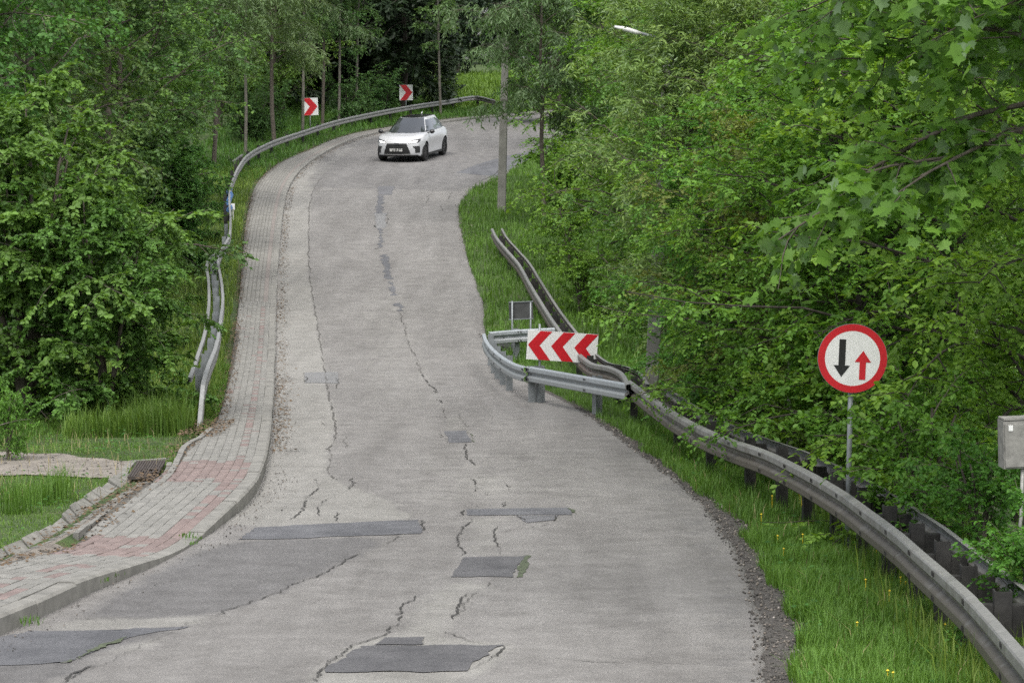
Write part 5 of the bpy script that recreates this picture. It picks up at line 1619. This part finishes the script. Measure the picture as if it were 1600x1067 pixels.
for i, x in enumerate(range(340, 715, 48)):
    Y = 128 + i*2.2 + crk.uniform(-2, 2)
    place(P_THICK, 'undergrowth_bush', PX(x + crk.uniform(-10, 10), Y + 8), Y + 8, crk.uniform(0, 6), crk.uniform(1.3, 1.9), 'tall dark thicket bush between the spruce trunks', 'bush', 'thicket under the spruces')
# ---- right side
for i, (x, Y, pr, nm, sc, lab) in enumerate([
        (935, 93, P_HORN, 'hornbeam_tree', 0.95, 'bright layered tree overhanging the road beyond the bare pole'),
        (985, 84, P_HORN, 'hornbeam_tree', 1.0, 'layered tree above the far end of the sagging rail'),
        (1015, 72, P_HORN, 'hornbeam_tree', 0.9, 'layered tree directly right of the grassy bank'),
        (1045, 61, P_HORN, 'hornbeam_tree', 0.88, 'layered tree rising behind the sagging rail'),
        (1075, 52, P_BROAD2, 'broadleaf_tree', 0.78, 'dense tree rising behind the arrow board'),
        (1085, 38.2, P_WILLOW2, 'willow_tree', 0.70, 'fine-leaved willow behind the lamp pole'),
        (1260, 41, P_WILLOW, 'willow_tree', 0.95, 'fine-leaved willow in the middle of the right thicket'),
        (1120, 58, P_WILLOW, 'willow_tree', 1.05, 'tall willow showing above the lamp arm'),
        (1380, 37, P_WILLOW, 'willow_tree', 1.0, 'fine-leaved willow behind the near maple'),
        (1090, 80, P_BROAD, 'broadleaf_tree', 1.1, 'tall tree at the back of the right wood'),
        (1230, 66, P_BROAD2, 'broadleaf_tree', 1.2, 'tall tree behind the willows on the right'),
        (960, 112, P_BROAD, 'broadleaf_tree', 1.1, 'tree at the top right of the bend behind the layered tree'),
        (1400, 52, P_BROAD, 'broadleaf_tree', 1.1, 'tall tree behind the near maple, deep in the right wood'),
        (1600, 46, P_BROAD2, 'broadleaf_tree', 1.1, 'tall tree at the right margin behind the near leaves'),
        (880, 128, P_HORN, 'hornbeam_tree', 1.1, 'layered tree beyond the road where it leaves the bend')]):
    place(pr, nm, PX(x, Y), Y, i*1.3+0.7, sc, lab, 'tree', 'trees of the right-hand wood')
place(P_OLIVE, 'olive_shrub', PX(1245, 33.5), 33.5, 0.3, 1.05, 'yellowish olive shrub in front of the willows', 'shrub')
place(P_OLIVE, 'olive_shrub', PX(1330, 31.5), 31.5, 2.3, 0.9, 'yellowish olive shrub just above the round sign', 'shrub')
place(P_HORN2, 'hornbeam_tree', PX(1500, 28.2), 28.2, 0.9, 1.0, 'dark-hearted hornbeam behind the round sign', 'tree', 'trees of the right-hand wood')
place(P_HORN2, 'hornbeam_tree', PX(1640, 23.5), 23.5, 3.1, 1.0, 'hornbeam at the right margin above the meter cabinet', 'tree', 'trees of the right-hand wood')
place(P_HORN2, 'hornbeam_tree', PX(1345, 29.2), 29.2, 5.0, 0.8, 'low hornbeam left of the round sign behind the rail', 'tree', 'trees of the right-hand wood')
place(P_HORN2, 'hornbeam_tree', PX(1180, 36), 36, 1.9, 0.72, 'low hornbeam behind the long rail near the arrow board', 'tree', 'trees of the right-hand wood')
place(P_HORN2, 'hornbeam_tree', PX(1185, 34.5), 34.5, 2.6, 0.62, 'low bright hornbeam over the fallen branch behind the long rail', 'tree', 'trees of the right-hand wood')
place(P_HORN2, 'hornbeam_tree', PX(1265, 30.5), 31.2, 0.2, 0.74, 'low bright hornbeam behind the grey pole', 'tree', 'trees of the right-hand wood')
place(P_WILLOW, 'willow_tree', PX(1200, 37), 37, 3.3, 0.72, 'fine-leaved willow between the lamp pole and the olive shrubs', 'tree', 'trees of the right-hand wood')
place(P_HORN2, 'hornbeam_tree', PX(1140, 43), 43, 4.2, 0.62, 'low leafy tree beside the lamp pole', 'tree', 'trees of the right-hand wood')
place(P_MAPLE, 'maple_tree', PX(1700, 18.4), 18.4, 0.4, 1.0, 'near maple with large leaves hanging in from the upper right', 'tree')
for i, (x, Y, sc, lab) in enumerate([
        (1625, 16.4, 0.5, 'leafy shrub under the meter cabinet'), (1540, 20.5, 0.6, 'leafy shrub left of the meter cabinet behind the rail'), (1450, 22, 0.8, 'leafy shrub right of the round sign post behind the rail'),
        (1385, 25, 0.8, 'leafy shrub at the foot of the round sign behind the rail'), (1300, 28.5, 0.9, 'leafy shrub behind the rail left of the round sign'), (1215, 32, 0.9, 'leafy shrub beside the grey pole behind the rail'),
        (1130, 36.5, 0.8, 'leafy shrub behind the rail right of the lamp pole'), (905, 60, 0.8, 'small shrub by the sagging rail on the bank'), (890, 70, 1.0, 'shrub at the edge of the grassy bank'),
        (880, 83, 1.1, 'shrub at the far end of the grassy bank')]):
    place(P_SHRUB, 'leafy_shrub', PX(x, Y), Y, i*1.9, sc, lab, 'shrub', 'shrubs behind the right guardrail', dz=0.25)
# sapling at the left margin and bare twigs
place(P_SHRUB, 'sapling', PX(6, 30.5), 30.5, 0.5, (0.35, 0.35, 0.55), 'small upright sapling cut by the left margin on the grass', 'sapling')
pts = [at(-20, 670, 30), at(10, 661, 30.2), at(30, 656, 30.4), at(48, 655, 30.5)]
o = MB().tube(pts, [0.006, 0.006, 0.005, 0.003], 5).build('bare_twig', M['bark_pale'], None, True); tag(o, 'bare arching twig at the left margin above the grass', 'twig')
pts = catmull(np.array([at(1040, 640, 36), at(1080, 637, 35.5), at(1130, 648, 34.5), at(1180, 672, 33), at(1205, 690, 32.5)]), 0.15)
o = MB().tube(pts, 0.012, 5).build('bare_branch', M['bark_mid'], None, True); tag(o, 'bare fallen branch arching over the long guardrail', 'branch')

# ------------------------------------------------------------------ grass, litter, stones
def blades(name, pts, hgt, wid_, label, mat, cat='grass', lean=0.35, tint_mu=0.5):
    n_ = len(pts)
    rg = np.random.default_rng(n_)
    z = tz(pts[:, 0], pts[:, 1]) - 0.01
    az = rg.uniform(0, 2*np.pi, n_); f = np.stack([np.cos(az), np.sin(az)], 1); sd_ = np.stack([-np.sin(az), np.cos(az)], 1)
    H_ = hgt*rg.uniform(0.5, 1.25, n_); ln = rg.normal(lean, 0.2, n_)
    clump = vnoise(pts[:, 0]*2.2, pts[:, 1]*1.6, 8)
    H_ *= 0.55 + 0.9*clump
    W_ = wid_*rg.uniform(0.6, 1.3, n_)
    b_ = np.concatenate([pts, z[:, None]], 1)
    V = np.zeros((n_, 5, 3))
    V[:, 0, :2] = pts + sd_*W_[:, None]/2; V[:, 1, :2] = pts - sd_*W_[:, None]/2; V[:, 0, 2] = V[:, 1, 2] = z
    mid = pts + f*(H_*ln*0.35)[:, None]
    V[:, 2, :2] = mid - sd_*W_[:, None]*0.4; V[:, 3, :2] = mid + sd_*W_[:, None]*0.4; V[:, 2, 2] = V[:, 3, 2] = z + H_*0.6
    V[:, 4, :2] = pts + f*(H_*ln*1.1)[:, None]; V[:, 4, 2] = z + H_*np.clip(1-0.3*np.abs(ln), 0.4, 1)
    T = np.array([[0, 1, 2], [0, 2, 3], [3, 2, 4]])
    F = (T[None] + (np.arange(n_)*5)[:, None, None]).reshape(-1, 3)
    tn = np.clip(rg.normal(tint_mu, 0.2, n_) + 0.5*(vnoise(pts[:, 0]*0.8, pts[:, 1]*0.6, 21)-0.5), 0, 1)
    o = link(name, mesh_tris(name, V.reshape(-1, 3), F, tint=np.repeat(tn, 5)), mat)
    tag(o, label, cat, kind='stuff')
    return o


def scatter(n_, x0, x1, y0, y1, keep, seed):
    rg = np.random.default_rng(seed)
    p = np.stack([rg.uniform(x0, x1, n_), rg.uniform(y0, y1, n_)], 1)
    return p[keep(p[:, 0], p[:, 1])]


def off_road(x, y): return ~(in_poly(x, y, ROAD_POLY) | in_poly(x, y, WALK_POLY))


_o = np.argsort(LA[:, 1]); _cy, _cx = np.r_[8, LA[_o, 1], LA[_o, 1][-1] + 0.3], np.r_[-7.5, LA[_o, 0], 0.0]
ex = lambda y: np.interp(y, EDGE[:, 1], EDGE[:, 0])
_shy = E2[:, 1]; _shx = E2[:, 0]
def right_keep(x, y):
    lim = np.where(y < 46, np.interp(y, _shy, _shx), ex(y)+0.08)
    return (x > lim + 0.25*(vnoise(x*0+y*1.3, y*0, 6)-0.65)) & off_road(x, y)
gp = np.vstack([scatter(112000, 1.2, 5.0, 13, 24, lambda x, y: right_keep(x, y) & (x < np.interp(y, _drop_y, _drop_x)+1.3), 1),
                scatter(70000, 0.5, 5.5, 24, 36, lambda x, y: right_keep(x, y) & (x < np.interp(y, _drop_y, _drop_x)+1.2), 2),
                scatter(42000, -1.5, 4.5, 36, 54, lambda x, y: right_keep(x, y) & (x < np.interp(y, _drop_y, _drop_x)+1.5), 3)])
blades('verge_grass', gp, 0.17, 0.007, 'bright green grass of the right verge', M['grass'], tint_mu=0.55)
gp = scatter(60000, -3, 5, 50, 118, lambda x, y: right_keep(x, y) & (x < np.interp(y, _drop_y, _drop_x)+3), 4)
blades('bank_grass', gp, 0.24, 0.02, 'green grass of the bank inside the bend', M['grass'], tint_mu=0.45)
wx = lambda y: np.interp(y, _oy, WALK_OUT[:, 0])
gp = scatter(60000, -9, -3.5, 17, 33.0, lambda x, y: (x < wx(y) + 0.02) & off_road(x, y) & ~in_poly(x, y, TRACK) & (x < np.interp(y, _cy, _cx) + 0.04), 51)
blades('short_grass', gp, 0.05, 0.009, 'short mown grass on the left in front of the gravel path', M['grass'], tint_mu=0.55)
gp = scatter(74000, -13, -3.5, 33, 48, lambda x, y: (x < wx(y) + 0.02) & off_road(x, y) & ~in_poly(x, y, TRACK), 5)
blades('lawn_grass', gp, 0.14*np.clip((gp[:, 1]-32.3-1.2*vnoise(gp[:, 0]*0.9, gp[:, 1]*0, 9))/2.5, 0.28, 1), 0.010, 'lush grass on the left beside the sidewalk', M['grass'], tint_mu=0.5)
gp = scatter(110000, -16, -4, 40, 102, lambda x, y: (x < wx(y) - 0.05 - 0.12*vnoise(y*2, y*0, 5)) & (x > wx(y) - 3.4) & off_road(x, y), 6)
blades('bank_weeds', gp, 0.22, 0.016, 'grass and weeds along the left guardrail', M['grass'], tint_mu=0.5)
gp = scatter(60000, -14, 6, 96, 150, lambda x, y: off_road(x, y) & (x < wx(y) + 3) , 7)
blades('far_weeds', gp, 0.26, 0.035, 'rough grass under the far guardrail', M['grass'], tint_mu=0.35)
gp = scatter(26000, -8, 12, 138, 185, lambda x, y: (x > PX(712, y)) & off_road(x, y), 8)
blades('meadow_grass', gp, 0.35, 0.07, 'sunlit meadow grass beyond the far guardrail', M['grass'], tint_mu=0.7)
# tall tufts left
gp = np.vstack([G(x_, y_, 0.1)[:2] + np.random.default_rng(int(x_)).normal(0, r_, (n_, 2)) for x_, y_, r_, n_ in ((84, 778, 0.09, 220), (62, 786, 0.12, 240), (28, 800, 0.12, 160))])
blades('tall_grass', gp, 0.34, 0.008, 'tuft of tall grass on the left lawn', M['grass'], lean=0.2, tint_mu=0.4)
gp = scatter(9000, -6.2, -4.5, 34.5, 39, lambda x, y: (x < wx(y)-0.1) & (vnoise(x*1.3, y*1.0, 13) > 0.4), 10)
blades('tall_weeds', gp, 0.42, 0.012, 'tall weeds round the ramped end of the left rail', M['grass'], lean=0.25, tint_mu=0.45)
# tufts in the kerb joint
tuf = []
for x, y in [(40, 968), (45, 972), (300, 850), (310, 842), (290, 836), (292, 840), (180, 900), (165, 908), (60, 900)]:
    p = G(x, y, 0.05); tuf.append(p[:2] + RNG.normal(0, 0.05, (60, 2)))
pz = np.vstack(tuf)
rgz = np.random.default_rng(5)
b_ = blades('kerb_weeds', pz[::3], 0.05, 0.008, 'small weeds growing in the kerb joints', M['grass'])
b_.location.z = 0.07

# fallen leaves
def flakes(name, pts, zf, size, mat, label, cat, seed):
    rg = np.random.default_rng(seed); n_ = len(pts)
    pos = np.concatenate([pts, zf(pts)[:, None]], 1)
    az = rg.uniform(0, 2*np.pi, n_)
    dr = np.stack([np.cos(az), np.sin(az), rg.normal(0, 0.15, n_)], 1); nm = np.stack([rg.normal(0, 0.3, n_), rg.normal(0, 0.3, n_), np.ones(n_)], 1)
    o = link(name, leaves_mesh(name, pos, dr, nm, size*rg.uniform(0.5, 1.3, n_), rg.random(n_), 'rhomb'), mat)
    tag(o, label, cat, kind='stuff'); return o


def along(n_, s0, s1, mean, sdv, seed, clump=0.45):
    rg = np.random.default_rng(seed)
    s_ = rg.uniform(s0, s1, n_); s_ = s_[vnoise(s_*0.5, s_*0, seed) > clump*rg.random(n_)]
    t_ = rg.normal(mean, sdv, len(s_))
    C = np.stack([np.interp(s_, KS, KERB[:, k]) for k in (0, 1)], 1); Nk = np.stack([np.interp(s_, KS, KN[:, k]) for k in (0, 1)], 1)
    return C + Nk*t_[:, None], t_, s_


p1, t1, _ = along(3600, 25, 115, -0.10, 0.09, 1); ok = t1 < -0.01
flakes('leaf_litter', p1[ok], lambda p: h(p[:, 1]) + 0.015, 0.05, M['leaf_litter'], 'brown leaf litter lying along the foot of the kerb', 'litter', 1)
s_ = RNG.uniform(8, 125, 9000); s_ = s_[vnoise(s_*0.45, s_*0, 33) > 0.5*RNG.random(len(s_))]
W_ = np.interp(s_, KS, WID); t_ = W_ + RNG.normal(0.02, 0.09, len(s_))
C = np.stack([np.interp(s_, KS, KERB[:, k]) for k in (0, 1)], 1); Nk = np.stack([np.interp(s_, KS, KN[:, k]) for k in (0, 1)], 1)
p2 = C + Nk*t_[:, None]; hk2 = KERB_H(C[:, 1]) + h(C[:, 1])
flakes('walk_litter', p2, lambda p: hk2 + 0.022, 0.045, M['leaf_litter'], 'brown leaf litter along the grassy side of the sidewalk', 'litter', 2)
p3 = scatter(700, -4.6, -3.9, 33.8, 36.5, lambda x, y: (np.abs(x - wx(y)) < 0.30), 11)
p4 = scatter(1800, -5.5, -3.8, 21, 29, lambda x, y: (x < wx(y)) & (x > wx(y) - 0.25), 12)
p34 = np.vstack([p3, p4])
flakes('edge_litter', p34, lambda p: h(p[:, 1]) + 0.17, 0.05, M['leaf_litter'], 'brown leaves gathered by the rail end and drain channel', 'litter', 3)
p5 = np.vstack([scatter(2500, -3, 0.3, 46, 56, lambda x, y: (x > ex(y) - 0.1) & (x < ex(y) + 0.5), 14), scatter(3500, -3, 1, 74, 98, lambda x, y: (x > ex(y)-0.1) & (x < ex(y)+0.45), 15)])
flakes('edge_rubble', p5, lambda p: np.maximum(h(p[:, 1]), tz(p[:, 0], p[:, 1])) + 0.02, 0.07, M['dirt'], 'crumbled soil and leaves along the broken right edge', 'rubble', 4)


def stones(name, pts, zf, smin, smax, label, seed):
    rg = np.random.default_rng(seed); n_ = len(pts)
    O = np.array([[1, 0, 0], [-1, 0, 0], [0, 1, 0], [0, -1, 0], [0, 0, 0.7], [0, 0, -0.7]])
    F0 = np.array([[0, 2, 4], [2, 1, 4], [1, 3, 4], [3, 0, 4], [2, 0, 5], [1, 2, 5], [3, 1, 5], [0, 3, 5]])
    s_ = smin + (smax-smin)*rg.random(n_)**3
    V = O[None]*rg.uniform(0.6, 1.3, (n_, 6, 1))*s_[:, None, None]
    az = rg.uniform(0, 6.28, n_); c_, q_ = np.cos(az), np.sin(az)
    x = V[..., 0]*c_[:, None] - V[..., 1]*q_[:, None]; y = V[..., 0]*q_[:, None] + V[..., 1]*c_[:, None]
    V = np.stack([x + pts[:, :1], y + pts[:, 1:2], V[..., 2] + (zf(pts) + s_*0.2)[:, None]], -1)
    F = (F0[None] + (np.arange(n_)*6)[:, None, None]).reshape(-1, 3)
    o = link(name, mesh_tris(name, V.reshape(-1, 3), F, tint=np.repeat(rg.random(n_), 6)), M['stone'])
    tag(o, label, 'gravel', kind='stuff')


ps = scatter(60000, 1.0, 3.2, 12, 46, lambda x, y: (x > ex(y) - 0.10*RNG.random(len(x))) & (x < np.interp(y, _shy, _shx) + 0.03), 16)
stones('shoulder_gravel', ps, lambda p: h(p[:, 1]) + 0.006, 0.005, 0.020, 'loose stones on the right shoulder', 5)
ps = scatter(3000, -13, -4.5, 27, 34, lambda x, y: in_poly(x, y, TRACK), 17)
stones('path_gravel', ps, lambda p: tz(p[:, 0], p[:, 1]) + 0.016, 0.006, 0.02, 'loose stones on the gravel path at the left', 6)
ps, t1, _ = along(1600, 6, 40, -0.16, 0.12, 44); ps = ps[t1 < -0.02]
stones('kerb_grit', ps, lambda p: h(p[:, 1]) + 0.012, 0.004, 0.014, 'grit washed along the foot of the kerb', 7)
# rank growth at and behind the near rail
gp = scatter(16000, 2.4, 5.5, 13, 42, lambda x, y: (x > np.interp(y, _drop_y, _drop_x) - 0.75) & (x < np.interp(y, _drop_y, _drop_x) + 0.9) & right_keep(x, y), 61)
blades('rank_grass', gp, 0.36, 0.010, 'taller rank grass round the posts of the right guardrail', M['grass'], lean=0.3, tint_mu=0.45)
# broad-leaved weeds and dry stalks among the grass
pw = np.vstack([scatter(5000, 1.8, 4.2, 13, 34, lambda x, y: right_keep(x, y) & (vnoise(x*2, y*1.5, 41) > 0.52), 62), scatter(4000, -7, -4, 20, 46, lambda x, y: off_road(x, y) & (x < wx(y) - 0.3) & ~in_poly(x, y, TRACK) & (vnoise(x*1.6, y*1.2, 42) > 0.55), 63)])
zw = np.random.default_rng(3).uniform(0.03, 0.16, len(pw))
flakes('broadleaf_weeds', pw, lambda p: tz(p[:, 0], p[:, 1]) + zw, 0.055, M['leaf_hazel'], 'broad-leaved weeds scattered through the grass verges', 'weeds', 9)
gp = np.vstack([scatter(1500, 1.8, 4.2, 13, 36, right_keep, 64), scatter(900, -7, -4.2, 26, 46, lambda x, y: off_road(x, y) & (x < wx(y)), 65)])
blades('dry_stalks', gp, 0.2, 0.006, 'dry straw-coloured stalks in the grass', M['straw'], lean=0.4)
# dandelions
pf = scatter(26, 2.3, 3.6, 15, 28, right_keep, 18)
V, T_ = [], []
mb = MB()
for x, y in pf:
    z = float(tz(x, y)) + crk.uniform(0.10, 0.2)
    mb.tube([(x, y, z-0.15), (x, y, z)], 0.003, 4)
    ringp = [(x+0.011*math.cos(a_), y+0.011*math.sin(a_), z+0.004) for a_ in np.arange(8)*0.785]
    mb.add(ringp + [(x, y, z+0.014), (x, y, z-0.008)], [(i, (i+1) % 8, 8) for i in range(8)] + [((i+1) % 8, i, 9) for i in range(8)])
o = mb.build('dandelion_flowers', M['yellow']); tag(o, 'scattered yellow dandelions in the verge grass', 'flowers', kind='stuff')
